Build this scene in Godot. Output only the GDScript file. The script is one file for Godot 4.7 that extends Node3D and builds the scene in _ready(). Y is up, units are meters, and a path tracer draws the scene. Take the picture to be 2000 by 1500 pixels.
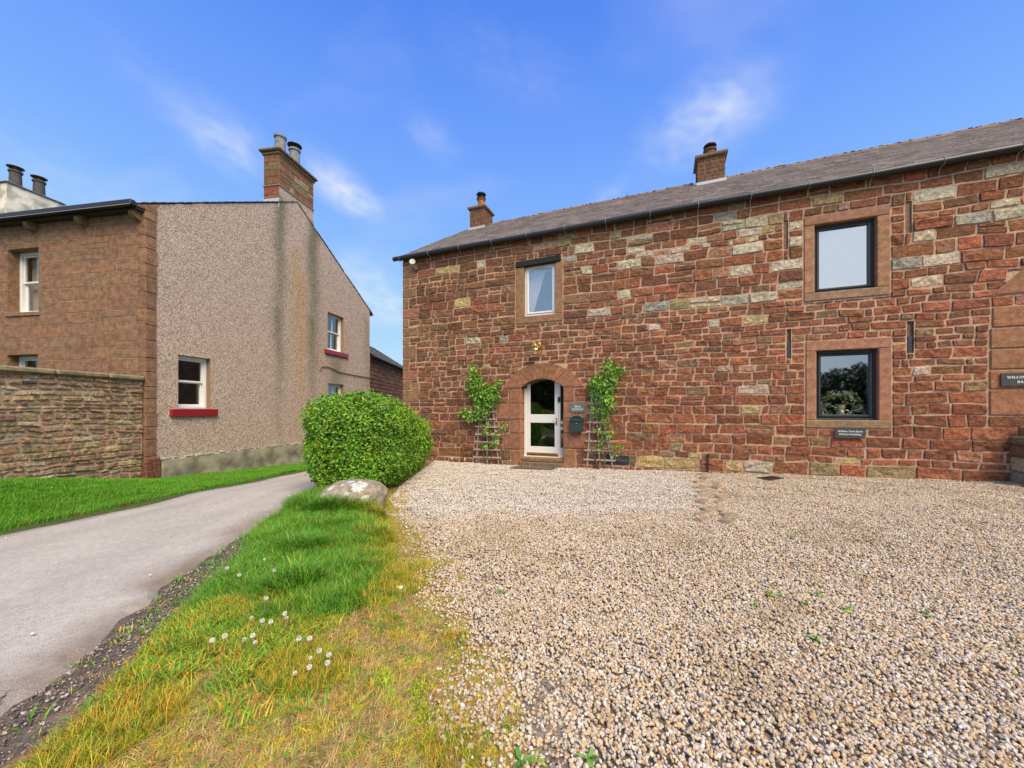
extends Node3D
# A red sandstone barn conversion beside a lane, with a roughcast house across the lane.

const EYE := 1.53

# ---------------------------------------------------------------- mesh builder
class MB:
	var v := PackedVector3Array()
	var n := PackedVector3Array()
	var c := PackedColorArray()
	var uv := PackedVector2Array()
	var xf := Transform3D.IDENTITY
	var col := Color.WHITE

	func tri(a: Vector3, b: Vector3, d: Vector3, ca = null, ua := Vector2.ZERO, ub := Vector2.ZERO, ud := Vector2.ZERO) -> void:
		a = xf * a
		b = xf * b
		d = xf * d
		var m := (b - a).cross(d - a)
		if m.length_squared() < 1e-14:
			return
		m = m.normalized()
		var k: Color = col if ca == null else ca
		v.append(a); v.append(d); v.append(b)
		for i in 3:
			n.append(m)
			c.append(k)
		uv.append(ua); uv.append(ud); uv.append(ub)

	func stri(p: Array, q: Array, k: Color) -> void:   # positions and normals, smooth
		for i in [0, 2, 1]:
			v.append(xf * p[i])
			n.append((xf.basis * q[i]).normalized())
			c.append(k)
			uv.append(Vector2.ZERO)

	func quad(a: Vector3, b: Vector3, d: Vector3, e: Vector3, ca = null) -> void:   # counter-clockwise seen from outside
		tri(a, b, d, ca)
		tri(a, d, e, ca)

	func box(lo: Vector3, hi: Vector3, ca = null, bev := 0.0) -> void:
		if bev <= 0.0:
			var p := [Vector3(lo.x, lo.y, lo.z), Vector3(hi.x, lo.y, lo.z), Vector3(hi.x, hi.y, lo.z), Vector3(lo.x, hi.y, lo.z), Vector3(lo.x, lo.y, hi.z), Vector3(hi.x, lo.y, hi.z), Vector3(hi.x, hi.y, hi.z), Vector3(lo.x, hi.y, hi.z)]
			for f in [[4, 5, 6, 7], [1, 0, 3, 2], [5, 1, 2, 6], [0, 4, 7, 3], [7, 6, 2, 3], [0, 1, 5, 4]]:
				quad(p[f[0]], p[f[1]], p[f[2]], p[f[3]], ca)
			return
		# chamfered along every edge
		var ce := (lo + hi) / 2.0
		var h := (hi - lo) / 2.0
		bev = minf(bev, minf(h.x, minf(h.y, h.z)) * 0.8)
		var i := h - Vector3.ONE * bev
		for s in [-1.0, 1.0]:
			_face(ce, Vector3(0, 0, s * h.z), Vector3(i.x * s, 0, 0), Vector3(0, i.y, 0), ca)
			_face(ce, Vector3(s * h.x, 0, 0), Vector3(0, 0, -i.z * s), Vector3(0, i.y, 0), ca)
			_face(ce, Vector3(0, s * h.y, 0), Vector3(i.x, 0, 0), Vector3(0, 0, -i.z * s), ca)
		for sx in [-1.0, 1.0]:
			for sy in [-1.0, 1.0]:
				_edge(ce, Vector3(sx * h.x, sy * i.y, 0), Vector3(sx * i.x, sy * h.y, 0), Vector3(0, 0, i.z), ca)
				_edge(ce, Vector3(0, sx * h.y, sy * i.z), Vector3(0, sx * i.y, sy * h.z), Vector3(i.x, 0, 0), ca)
				_edge(ce, Vector3(sx * h.x, 0, sy * i.z), Vector3(sx * i.x, 0, sy * h.z), Vector3(0, i.y, 0), ca)
				for sz in [-1.0, 1.0]:
					_out(ce + Vector3(sx * h.x, sy * i.y, sz * i.z), ce + Vector3(sx * i.x, sy * h.y, sz * i.z), ce + Vector3(sx * i.x, sy * i.y, sz * h.z), ce, ca)

	func _face(ce: Vector3, o: Vector3, a: Vector3, b: Vector3, ca) -> void:
		quad(ce + o - a - b, ce + o + a - b, ce + o + a + b, ce + o - a + b, ca)

	func _edge(ce: Vector3, p: Vector3, q: Vector3, w: Vector3, ca) -> void:
		_out(ce + p - w, ce + q - w, ce + q + w, ce, ca)
		_out(ce + p - w, ce + q + w, ce + p + w, ce, ca)

	func _out(a: Vector3, b: Vector3, d: Vector3, ce: Vector3, ca) -> void:
		if (b - a).cross(d - a).dot((a + b + d) / 3.0 - ce) < 0.0:
			tri(a, d, b, ca)
		else:
			tri(a, b, d, ca)

	func tube(path: PackedVector3Array, rad: PackedFloat32Array, sides := 8, ca = null, caps := true) -> void:
		var k: Color = col if ca == null else ca
		var rings := []
		for i in path.size():
			var t: Vector3 = (path[mini(i + 1, path.size() - 1)] - path[maxi(i - 1, 0)]).normalized()
			var s := t.cross(Vector3.UP if absf(t.y) < 0.95 else Vector3.RIGHT).normalized()
			var w := s.cross(t)
			var ring := []
			for j in sides:
				var a := TAU * j / sides
				ring.append(s * cos(a) + w * sin(a))
			rings.append(ring)
		for i in path.size() - 1:
			for j in sides:
				var j2 := (j + 1) % sides
				var a0: Vector3 = path[i] + rings[i][j] * rad[i]
				var a1: Vector3 = path[i] + rings[i][j2] * rad[i]
				var b0: Vector3 = path[i + 1] + rings[i + 1][j] * rad[i + 1]
				var b1: Vector3 = path[i + 1] + rings[i + 1][j2] * rad[i + 1]
				_sm([a0, b0, b1], [rings[i][j], rings[i + 1][j], rings[i + 1][j2]], k)
				_sm([a0, b1, a1], [rings[i][j], rings[i + 1][j2], rings[i][j2]], k)
		if caps:
			for e in [0, path.size() - 1]:
				for j in range(1, sides - 1):
					var o: Vector3 = path[e] - (path[1] - path[0] if e == 0 else path[e - 1] - path[e]).normalized() * -0.01
					_out(path[e] + rings[e][0] * rad[e], path[e] + rings[e][j] * rad[e], path[e] + rings[e][j + 1] * rad[e], o, k)

	func _sm(p: Array, q: Array, k: Color) -> void:
		if (p[1] - p[0]).cross(p[2] - p[0]).dot(q[0] + q[1] + q[2]) < 0.0:
			stri([p[0], p[2], p[1]], [q[0], q[2], q[1]], k)
		else:
			stri(p, q, k)

	func lathe(prof: Array, sides := 20, ca = null) -> void:   # [radius, height] pairs from the bottom up
		var k: Color = col if ca == null else ca
		for i in prof.size() - 1:
			var r0: float = prof[i][0]
			var y0: float = prof[i][1]
			var r1: float = prof[i + 1][0]
			var y1: float = prof[i + 1][1]
			for j in sides:
				var a := TAU * j / sides
				var b := TAU * (j + 1) / sides
				var da := Vector3(cos(a), 0, sin(a))
				var db := Vector3(cos(b), 0, sin(b))
				var sl := Vector2(y1 - y0, r0 - r1).normalized()
				var na := da * sl.x + Vector3.UP * sl.y
				var nb := db * sl.x + Vector3.UP * sl.y
				if r0 > 1e-5:
					_sm([da * r0 + Vector3.UP * y0, db * r0 + Vector3.UP * y0, db * r1 + Vector3.UP * y1], [na, nb, nb], k)
				if r1 > 1e-5:
					_sm([da * r0 + Vector3.UP * y0, db * r1 + Vector3.UP * y1, da * r1 + Vector3.UP * y1], [na, nb, na], k)

	func mesh() -> ArrayMesh:
		var a := []
		a.resize(Mesh.ARRAY_MAX)
		a[Mesh.ARRAY_VERTEX] = v
		a[Mesh.ARRAY_NORMAL] = n
		a[Mesh.ARRAY_COLOR] = c
		a[Mesh.ARRAY_TEX_UV] = uv
		var m := ArrayMesh.new()
		if v.size():
			m.add_surface_from_arrays(Mesh.PRIMITIVE_TRIANGLES, a)
		return m

# ---------------------------------------------------------------- small helpers
var M := {}
var rng := RandomNumberGenerator.new()
var nz := FastNoiseLite.new()
var nz2 := FastNoiseLite.new()

func srgb(r: int, g: int, b: int) -> Color:      # a linear colour from 0-255 screen values
	return Color(r / 255.0, g / 255.0, b / 255.0).srgb_to_linear()

func vary(c: Color, light := 0.12, hue := 0.05) -> Color:
	var k := 1.0 + rng.randf_range(-light, light)
	return Color(c.r * k * (1.0 + rng.randf_range(-hue, hue)), c.g * k * (1.0 + rng.randf_range(-hue, hue)), c.b * k * (1.0 + rng.randf_range(-hue, hue)))

func put(called: String, mesh: Mesh, m: Material, parent: Node3D = self, at := Transform3D.IDENTITY) -> MeshInstance3D:
	var o := MeshInstance3D.new()
	o.name = called
	o.mesh = mesh
	o.material_override = m
	o.transform = at
	parent.add_child(o, true)
	return o

func numbered(called: String) -> String:
	if not has_node(called):
		return called
	var i := 1
	while has_node("%s_%03d" % [called, i]):
		i += 1
	return "%s_%03d" % [called, i]

func tag(o: Node, label: String, category: String, group := "") -> void:
	o.set_meta("label", label)
	o.set_meta("category", category)
	if group:
		o.set_meta("group", group)

func thing(called: String, label: String, category: String, at := Transform3D.IDENTITY, group := "") -> Node3D:
	var o := Node3D.new()
	o.name = numbered(called)
	add_child(o)
	o.transform = at
	tag(o, label, category, group)
	return o

func copies(called: String, mesh: Mesh, m: Material, where: Array, cols: PackedColorArray, parent: Node3D) -> MultiMeshInstance3D:
	var mm := MultiMesh.new()
	mm.transform_format = MultiMesh.TRANSFORM_3D
	mm.use_colors = true
	mm.mesh = mesh
	mm.instance_count = where.size()
	var buf := PackedFloat32Array()
	buf.resize(where.size() * 16)
	var k := 0
	for i in where.size():
		var t: Transform3D = where[i]
		var b := t.basis
		buf[k] = b.x.x; buf[k + 1] = b.y.x; buf[k + 2] = b.z.x; buf[k + 3] = t.origin.x
		buf[k + 4] = b.x.y; buf[k + 5] = b.y.y; buf[k + 6] = b.z.y; buf[k + 7] = t.origin.y
		buf[k + 8] = b.x.z; buf[k + 9] = b.y.z; buf[k + 10] = b.z.z; buf[k + 11] = t.origin.z
		var c := cols[i]
		buf[k + 12] = c.r; buf[k + 13] = c.g; buf[k + 14] = c.b; buf[k + 15] = 1.0
		k += 16
	mm.buffer = buf
	var o := MultiMeshInstance3D.new()
	o.name = called
	o.multimesh = mm
	o.material_override = m
	parent.add_child(o, true)
	o.set_meta("kind", "stuff")
	return o

# ---------------------------------------------------------------- textures and materials
func field(size: int, freq: float, octaves := 4, kind := FastNoiseLite.TYPE_SIMPLEX_SMOOTH, sd := 1) -> PackedByteArray:
	var f := FastNoiseLite.new()
	f.seed = sd
	f.noise_type = kind
	f.frequency = freq
	f.fractal_octaves = octaves
	var im := f.get_seamless_image(size, size)
	im.convert(Image.FORMAT_L8)
	return im.get_data()

func tex(size: int, bytes: PackedByteArray, fmt := Image.FORMAT_RGB8) -> ImageTexture:
	return ImageTexture.create_from_image(Image.create_from_data(size, size, false, fmt, bytes))

# mottled tint: base 1.0 with fine grain, coarse blotches, dark pits and pale lichen flecks
func mottle(size: int, sd: int, fine: float, coarse: float, pits: float, flecks: float, tint := 0.10, broad := 0.012) -> ImageTexture:
	var a := field(size, 0.09, 3, FastNoiseLite.TYPE_SIMPLEX_SMOOTH, sd)
	var b := field(size, broad, 6, FastNoiseLite.TYPE_SIMPLEX_SMOOTH, sd + 1)
	var e := field(size, 0.045, 4, FastNoiseLite.TYPE_SIMPLEX_SMOOTH, sd + 2)
	var g := field(size, 0.006, 3, FastNoiseLite.TYPE_SIMPLEX_SMOOTH, sd + 3)
	var out := PackedByteArray()
	out.resize(size * size * 3)
	for i in size * size:
		var x := 0.86 + fine * (a[i] / 255.0 - 0.5) + coarse * (b[i] / 255.0 - 0.5)
		var w := (g[i] / 255.0 - 0.5) * tint
		var r := x + w
		var gg := x
		var bl := x - w
		var d := e[i] / 255.0
		if d < pits:
			var k := clampf((pits - d) * 9.0, 0.0, 0.55)
			r *= 1.0 - k; gg *= 1.0 - k; bl *= 1.0 - k * 0.9
		if d > 1.0 - flecks:
			var k2 := clampf((d - 1.0 + flecks) * 10.0, 0.0, 0.9)
			r = lerpf(r, 1.0, k2); gg = lerpf(gg, 0.99, k2); bl = lerpf(bl, 0.93, k2)
		out[i * 3] = int(clampf(r, 0, 1) * 255)
		out[i * 3 + 1] = int(clampf(gg, 0, 1) * 255)
		out[i * 3 + 2] = int(clampf(bl, 0, 1) * 255)
	return tex(size, out)

func height(size: int, sd: int, f1: float, f2: float) -> ImageTexture:
	var a := field(size, f1, 5, FastNoiseLite.TYPE_SIMPLEX_SMOOTH, sd)
	var b := field(size, f2, 3, FastNoiseLite.TYPE_SIMPLEX_SMOOTH, sd + 5)
	var out := PackedByteArray()
	out.resize(size * size * 3)
	for i in size * size:
		var x := (a[i] + b[i]) / 2
		out[i * 3] = x; out[i * 3 + 1] = x; out[i * 3 + 2] = x
	return tex(size, out)

func mat(c: Color, rough := 0.9, metal := 0.0) -> StandardMaterial3D:   # c is linear
	var m := StandardMaterial3D.new()
	m.albedo_color = c.linear_to_srgb()
	m.roughness = rough
	m.metallic = metal
	m.vertex_color_use_as_albedo = true
	return m

func textured(t: Texture2D, hgt: Texture2D, per_metre: float, relief: float, rough := 0.92, c := Color.WHITE) -> StandardMaterial3D:
	var m := mat(c, rough)
	m.albedo_texture = t
	m.uv1_triplanar = true
	m.uv1_world_triplanar = true
	m.uv1_scale = Vector3.ONE * per_metre
	if hgt:
		m.heightmap_enabled = true
		m.heightmap_texture = hgt
		m.heightmap_scale = relief
	return m

func make_materials() -> void:
	var h1 := height(512, 40, 0.02, 0.10)
	var h2 := height(512, 60, 0.05, 0.16)
	M.stone = textured(mottle(1024, 10, 0.55, 0.60, 0.26, 0.09), h1, 0.9, 5.0)
	M.dressed = textured(mottle(512, 20, 0.35, 0.35, 0.25, 0.06), h2, 1.1, 0.5)
	M.ashlar = textured(mottle(1024, 25, 0.60, 0.42, 0.27, 0.20, 0.06, 0.010), h2, 0.5, 1.4)
	M.mortar = textured(mottle(512, 30, 0.3, 0.25, 0.25, 0.0), h2, 1.6, 0.8)
	M.slate = textured(mottle(512, 35, 0.35, 0.22, 0.22, 0.10, 0.04), h2, 1.4, 0.4, 0.8)
	M.tarmac = textured(mottle(1024, 50, 0.34, 0.10, 0.20, 0.12, 0.01), h2, 1.1, 0.6, 0.95)
	M.soil = textured(mottle(1024, 55, 0.5, 0.4, 0.3, 0.08), h1, 0.8, 2.0, 1.0)
	M.boulder = textured(mottle(512, 57, 0.35, 0.4, 0.3, 0.10), h1, 1.6, 1.5)
	M.plaster = textured(mottle(1024, 70, 0.35, 0.60, 0.22, 0.12, 0.08, 0.004), h2, 0.4, 1.0)
	M.timber = textured(mottle(512, 75, 0.5, 0.4, 0.30, 0.0), h2, 3.0, 0.4)
	M.paint = mat(Color.WHITE, 0.35)
	M.plastic = mat(Color.WHITE, 0.42)
	M.matt = mat(Color.WHITE, 0.9)
	M.metal = mat(Color.WHITE, 0.45, 0.8)
	M.brass = mat(Color(0.72, 0.5, 0.17), 0.25, 1.0)
	M.lead = mat(Color.WHITE, 0.6, 0.2)
	M.pebble = mat(Color.WHITE, 0.85)
	M.leaf = mat(Color.WHITE, 0.5)
	M.leaf.backlight_enabled = true
	M.leaf.backlight = Color(0.55, 0.6, 0.2)
	M.grass = mat(Color.WHITE, 0.6)
	M.grass.backlight_enabled = true
	M.grass.backlight = Color(0.5, 0.6, 0.2)
	M.cloth = mat(Color.WHITE, 0.95)
	M.coated = pane_material(0.70)
	M.coated_low = pane_material(0.28)
	M.glass = pane_material(0.13)
	M.bulb = mat(Color(0.9, 0.75, 0.5), 0.2)

func pane_material(mirror: float) -> StandardMaterial3D:
	# coated glass: a share of the light is mirrored, the rest passes
	var im := Image.create(4, 4, false, Image.FORMAT_RGBA8)
	im.fill(Color.WHITE)
	var g := StandardMaterial3D.new()
	g.transparency = BaseMaterial3D.TRANSPARENCY_ALPHA
	g.albedo_texture = ImageTexture.create_from_image(im)
	g.albedo_color = Color(0.93, 0.95, 0.97, mirror)
	g.roughness = 0.02
	g.metallic = 1.0
	return g

# ---------------------------------------------------------------- the lie of the land
# plan coordinates: X to the right of the camera, D metres in front of it
const ROAD_L := [[-3.0, -7.4], [1.0, -6.75], [4.68, -6.24], [6.2, -5.85], [8.5, -5.8], [10.9, -5.95], [15.0, -5.3], [22.0, -4.3], [32.0, -2.6]]
const ROAD_R := [[-3.0, -1.9], [1.0, -2.3], [1.88, -2.5], [2.61, -2.70], [3.38, -2.97], [4.25, -3.14], [5.2, -3.32], [6.5, -3.6], [8.5, -3.8], [11.0, -3.75], [15.0, -3.2], [22.0, -2.1], [32.0, -0.4]]
const GRAVEL_L := [[-3.0, 0.7], [1.0, 0.05], [1.64, -0.14], [1.91, -0.26], [2.39, -0.40], [3.28, -0.68], [4.41, -1.12], [5.46, -1.58], [6.56, -2.1], [8.0, -2.25], [11.0, -2.3], [14.0, -2.4]]
var barn_xf: Transform3D
var house_xf: Transform3D

func along(p: Array, d: float) -> float:
	for i in p.size() - 1:
		if d <= p[i + 1][0]:
			var t: float = clampf((d - p[i][0]) / (p[i + 1][0] - p[i][0]), 0, 1)
			return lerpf(p[i][1], p[i + 1][1], t)
	return p[p.size() - 1][1]

func ground_y(x: float, d: float) -> float:
	var left := smoothstep(-2.6, -3.9, x)
	var y := -0.062 * maxf(0.0, d - 7.0) * left
	if d > 16.0:
		y += 0.02 * (d - 16.0) * left
	y += 0.026 * clampf(x - 0.9, 0.0, 12.0) * smoothstep(1.0, 5.0, d)
	# the bank under the boundary wall
	var lx := 0.1708 * (x + 8.497) + 0.9853 * (d - 8.9)
	var lz := 0.9853 * (x + 8.497) - 0.1708 * (d - 8.9)
	var bank := clampf(-lx * 0.125, 0.0, 0.55) * smoothstep(2.7, 0.2, lz)
	y += bank
	# the verge stands a little proud between lane and gravel
	if x < -0.1 and x > -4.0 and d < 7.5:
		var a := x - along(ROAD_R, d)
		var b := along(GRAVEL_L, d) - x
		if a > 0.0 and b > 0.0:
			y += 0.10 * smoothstep(0.1, 0.7, a) * smoothstep(0.0, 0.6, b)
	return y

func at_ground(x: float, d: float, up := 0.0) -> Vector3:
	return Vector3(x, ground_y(x, d) + up, -d)

func in_gravel(x: float, d: float) -> bool:
	if d > 11.92 - 0.4 * (x + 3.385) + 0.02:
		return false
	return x > along(GRAVEL_L, d) + 0.10 * nz.get_noise_2d(x * 60.0, d * 60.0) - 0.05

# ---------------------------------------------------------------- stonework
func rock(mb: MB, w: float, h: float, proud: float, rough: float, col: Color, edge := 0.016, back := -0.02, warp := []) -> void:
	# a rock-faced stone about its own centre, face towards +z
	var nx := clampi(int(w / 0.085) + 2, 3, 7)
	var ny := clampi(int(h / 0.085) + 2, 3, 5)
	var xs := [-w / 2, -w / 2 + edge]
	var ys := [-h / 2, -h / 2 + edge]
	for i in range(1, nx - 2):
		xs.append(-w / 2 + edge + (w - 2 * edge) * (i + rng.randf_range(-0.25, 0.25)) / (nx - 2))
	for i in range(1, ny - 2):
		ys.append(-h / 2 + edge + (h - 2 * edge) * (i + rng.randf_range(-0.25, 0.25)) / (ny - 2))
	xs.append(w / 2 - edge); xs.append(w / 2)
	ys.append(h / 2 - edge); ys.append(h / 2)
	var p := []
	var tilt := Vector2(rng.randf_range(-1, 1), rng.randf_range(-1, 1)) * rough * 0.5
	var jit := minf(edge * 0.7, 0.012)
	for j in ys.size():
		var row := []
		for i in xs.size():
			var rim: bool = i == 0 or j == 0 or i == xs.size() - 1 or j == ys.size() - 1
			var q := Vector3(xs[i], ys[j], back)
			if not rim:
				var inner: bool = i > 1 and j > 1 and i < xs.size() - 2 and j < ys.size() - 2
				q.z = proud + rng.randf_range(-1, 1) * rough * (1.0 if inner else 0.45) + tilt.x * xs[i] / w + tilt.y * ys[j] / h
				q.z = maxf(q.z, 0.003)
				q.x += rng.randf_range(-jit, jit) * 0.6
				q.y += rng.randf_range(-jit, jit) * 0.6
			else:
				q.x += rng.randf_range(-jit, jit)
				q.y += rng.randf_range(-jit, jit)
				if (i == 0 or i == xs.size() - 1) and (j == 0 or j == ys.size() - 1):
					q.x *= 1.0 - edge * 0.8 / w
					q.y *= 1.0 - edge * 0.8 / h
			if warp.size():
				var fx: float = clampf(q.x / w + 0.5, 0, 1)
				var fy: float = clampf(q.y / h + 0.5, 0, 1)
				var sh: Vector2 = warp[0].lerp(warp[1], fx).lerp(warp[3].lerp(warp[2], fx), fy)
				q.x += sh.x
				q.y += sh.y
			row.append(q)
		p.append(row)
	for j in ys.size() - 1:
		for i in xs.size() - 1:
			var a: Vector3 = p[j][i]
			var b: Vector3 = p[j][i + 1]
			var d: Vector3 = p[j + 1][i + 1]
			var e: Vector3 = p[j + 1][i]
			if rng.randf() < 0.5:
				mb.tri(a, b, d, col); mb.tri(a, d, e, col)
			else:
				mb.tri(a, b, e, col); mb.tri(b, d, e, col)

func courses(u0: float, u1: float, v0: float, v1: float, hs: Vector2, ws: Vector2, rects: Array, gap: float, arch = null) -> Array:
	# rows of stones as [u0, u1, v0, v1], kept clear of the rects
	var out := []
	var v := v0
	while v < v1 - 0.04:
		var h := minf(rng.randf_range(hs.x, hs.y), v1 - v)
		if v1 - v - h < hs.x * 0.6:
			h = v1 - v
		var cuts := [u0, u1]
		for r in rects:
			if r[2] < v + h and r[3] > v:
				cuts.append(clampf(r[0], u0, u1)); cuts.append(clampf(r[1], u0, u1))
		var span := Vector2.ZERO
		if arch != null:
			span = arch.call(v + h * 0.4)
			if span.y > span.x:
				cuts.append(span.x); cuts.append(span.y)
		cuts.sort()
		var free := []
		for i in cuts.size() - 1:
			if cuts[i + 1] - cuts[i] < 0.02:
				continue
			var mid: float = (cuts[i] + cuts[i + 1]) / 2
			var lo := v
			var hi := v + h
			if span.y > span.x and mid > span.x and mid < span.y:
				continue
			for r in rects:
				if mid > r[0] and mid < r[1] and r[2] < hi and r[3] > lo:
					if r[2] - lo > hi - r[3]:
						hi = r[2]
					else:
						lo = r[3]
			if hi - lo < 0.05:
				continue
			if free.size() and absf(free[-1][1] - cuts[i]) < 0.001 and is_equal_approx(free[-1][2], lo) and is_equal_approx(free[-1][3], hi):
				free[-1][1] = cuts[i + 1]
			else:
				free.append([cuts[i], cuts[i + 1], lo, hi])
		for f in free:
			var u: float = f[0]
			while u < f[1] - 0.03:
				var hh: float = f[3] - f[2]
				var w := rng.randf_range(ws.x, ws.y) * (1.0 if rng.randf() < 0.88 else 0.45) * clampf(hh / 0.2, 0.75, 1.3)
				if f[1] - u - w < ws.x * 0.55:
					w = f[1] - u
				if w > 0.05:
					if hh > 0.22 and rng.randf() < 0.09:
						var cut: float = f[2] + hh * rng.randf_range(0.4, 0.6)
						out.append([u + gap / 2, u + w - gap / 2, f[2] + gap / 2, cut - gap / 2])
						out.append([u + gap / 2, u + w - gap / 2, cut + gap / 2, f[3] - gap / 2])
					else:
						out.append([u + gap / 2, u + w - gap / 2, f[2] + gap / 2, f[3] - gap / 2])
				u += w
		v += h
	return out

func panel(mb: MB, xs: Array, bot: Callable, top: Callable, holes: Array, z := 0.0, outward := 1.0, uvs := Vector2.ZERO) -> void:
	# a flat wall in the xy plane with openings; holes are [x0, x1, y0, y1] or [x0, x1, y0, Callable]
	var cut := xs.duplicate()
	for h in holes:
		cut.append(h[0]); cut.append(h[1])
		if h[3] is Callable:
			for k in range(1, 14):
				cut.append(lerpf(h[0], h[1], k / 14.0))
	cut.sort()
	for i in cut.size() - 1:
		var a: float = cut[i]
		var b: float = cut[i + 1]
		if b - a < 0.0005:
			continue
		var mid := (a + b) / 2
		var stack := []
		for h in holes:
			if mid > h[0] and mid < h[1]:
				stack.append(h)
		stack.sort_custom(func(p, q): return p[2] < q[2])
		var la: float = bot.call(a)
		var lb: float = bot.call(b)
		for h in stack:
			_slab(mb, a, b, la, lb, h[2], h[2], z, outward, uvs)
			la = h[3].call(a) if h[3] is Callable else h[3]
			lb = h[3].call(b) if h[3] is Callable else h[3]
		_slab(mb, a, b, la, lb, top.call(a), top.call(b), z, outward, uvs)

func _slab(mb: MB, a: float, b: float, la: float, lb: float, ha: float, hb: float, z: float, outward: float, uvs: Vector2) -> void:
	var p := [Vector3(a, la, z), Vector3(b, lb, z), Vector3(b, hb, z), Vector3(a, ha, z)]
	var t := []
	for q in p:
		t.append(Vector2(q.x * uvs.x, 1.0 - q.y * uvs.y))
	if outward > 0:
		mb.tri(p[0], p[1], p[2], null, t[0], t[1], t[2]); mb.tri(p[0], p[2], p[3], null, t[0], t[2], t[3])
	else:
		mb.tri(p[0], p[2], p[1], null, t[0], t[2], t[1]); mb.tri(p[0], p[3], p[2], null, t[0], t[3], t[2])

func flat(y: float) -> Callable:
	return func(_x): return y

func one_box(lo: Vector3, hi: Vector3, c: Color, bev := 0.0) -> ArrayMesh:
	var mb := MB.new()
	mb.box(lo, hi, c, bev)
	return mb.mesh()

func one_rod(a: Vector3, b: Vector3, r: float, c: Color, sides := 8) -> ArrayMesh:
	var mb := MB.new()
	mb.tube(PackedVector3Array([a, b]), PackedFloat32Array([r, r]), sides, c)
	return mb.mesh()

func dressed_block(called: String, parent: Node3D, fr: Transform3D, u0: float, u1: float, v0: float, v1: float, front: float, deep: float, c: Color, m: Material, bev := 0.012) -> MeshInstance3D:
	# a squared stone from z = -deep to z = front, set about its own centre
	var w := (u1 - u0) / 2
	var h := (v1 - v0) / 2
	return put(called, one_box(Vector3(-w, -h, -deep), Vector3(w, h, front), c, bev), m, parent, fr * Transform3D(Basis.IDENTITY, Vector3(u0 + w, v0 + h, 0)))

func lay_stones(parent: Node3D, fr: Transform3D, list: Array, proud: Vector2, rough: float, colour: Callable, m: Material, most := 300, edge := 0.016, bend := 0.0, keep := []) -> void:
	# the stones that show largest become parts, the rest one mesh
	var order := []
	for i in list.size():
		var r: Array = list[i]
		var at: Vector3 = fr * Vector3((r[0] + r[1]) / 2, (r[2] + r[3]) / 2, 0)
		at = parent.transform * at
		var seen: float = (r[1] - r[0]) * (r[3] - r[2]) / maxf(1.0, at.z * at.z)
		if at.z > -0.5 or absf(at.x / at.z) > 1.36 or (at.y - EYE) / -at.z > 1.1:
			seen *= 0.001
		order.append([-seen, i])
	order.sort()
	var rest := MB.new()
	for k in order.size():
		var r: Array = list[order[k][1]]
		var w: float = r[1] - r[0]
		var h: float = r[3] - r[2]
		var c: Color = colour.call(r)
		var pr := rng.randf_range(proud.x, proud.y)
		var place := fr * Transform3D(Basis(Vector3(0, 0, 1), rng.randf_range(-0.012, 0.012)), Vector3((r[0] + r[1]) / 2, (r[2] + r[3]) / 2, 0))
		var warp := []
		if bend > 0.0:
			for q in [[r[0], r[2]], [r[1], r[2]], [r[1], r[3]], [r[0], r[3]]]:
				var room := 1.0
				for e in keep:
					var dx := maxf(maxf(e[0] - q[0], q[0] - e[1]), 0.0)
					var dy := maxf(maxf(e[2] - q[1], q[1] - e[3]), 0.0)
					room = minf(room, maxf(dx, dy) * 5.0)
				var amp := bend * clampf(room, 0, 1)
				warp.append(Vector2(nz.get_noise_2d(q[0] * 62.0, q[1] * 90.0) * amp * 1.6 + rng.randf_range(-1, 1) * amp * 0.16, (nz2.get_noise_2d(q[0] * 16.0, q[1] * 34.0 + 40.0) + 0.5 * nz2.get_noise_2d(q[0] * 40.0, q[1] * 30.0 + 90.0)) * amp * 1.5 + rng.randf_range(-1, 1) * amp * 0.16))
		if k < most:
			var mb := MB.new()
			rock(mb, w, h, pr, rough, c, edge, -0.02, warp)
			put("stone", mb.mesh(), m, parent, place)
		else:
			rest.xf = place
			rock(rest, w, h, pr, rough, c, edge, -0.02, warp)
	if rest.v.size():
		put("stonework", rest.mesh(), m, parent).set_meta("kind", "stuff")

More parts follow.
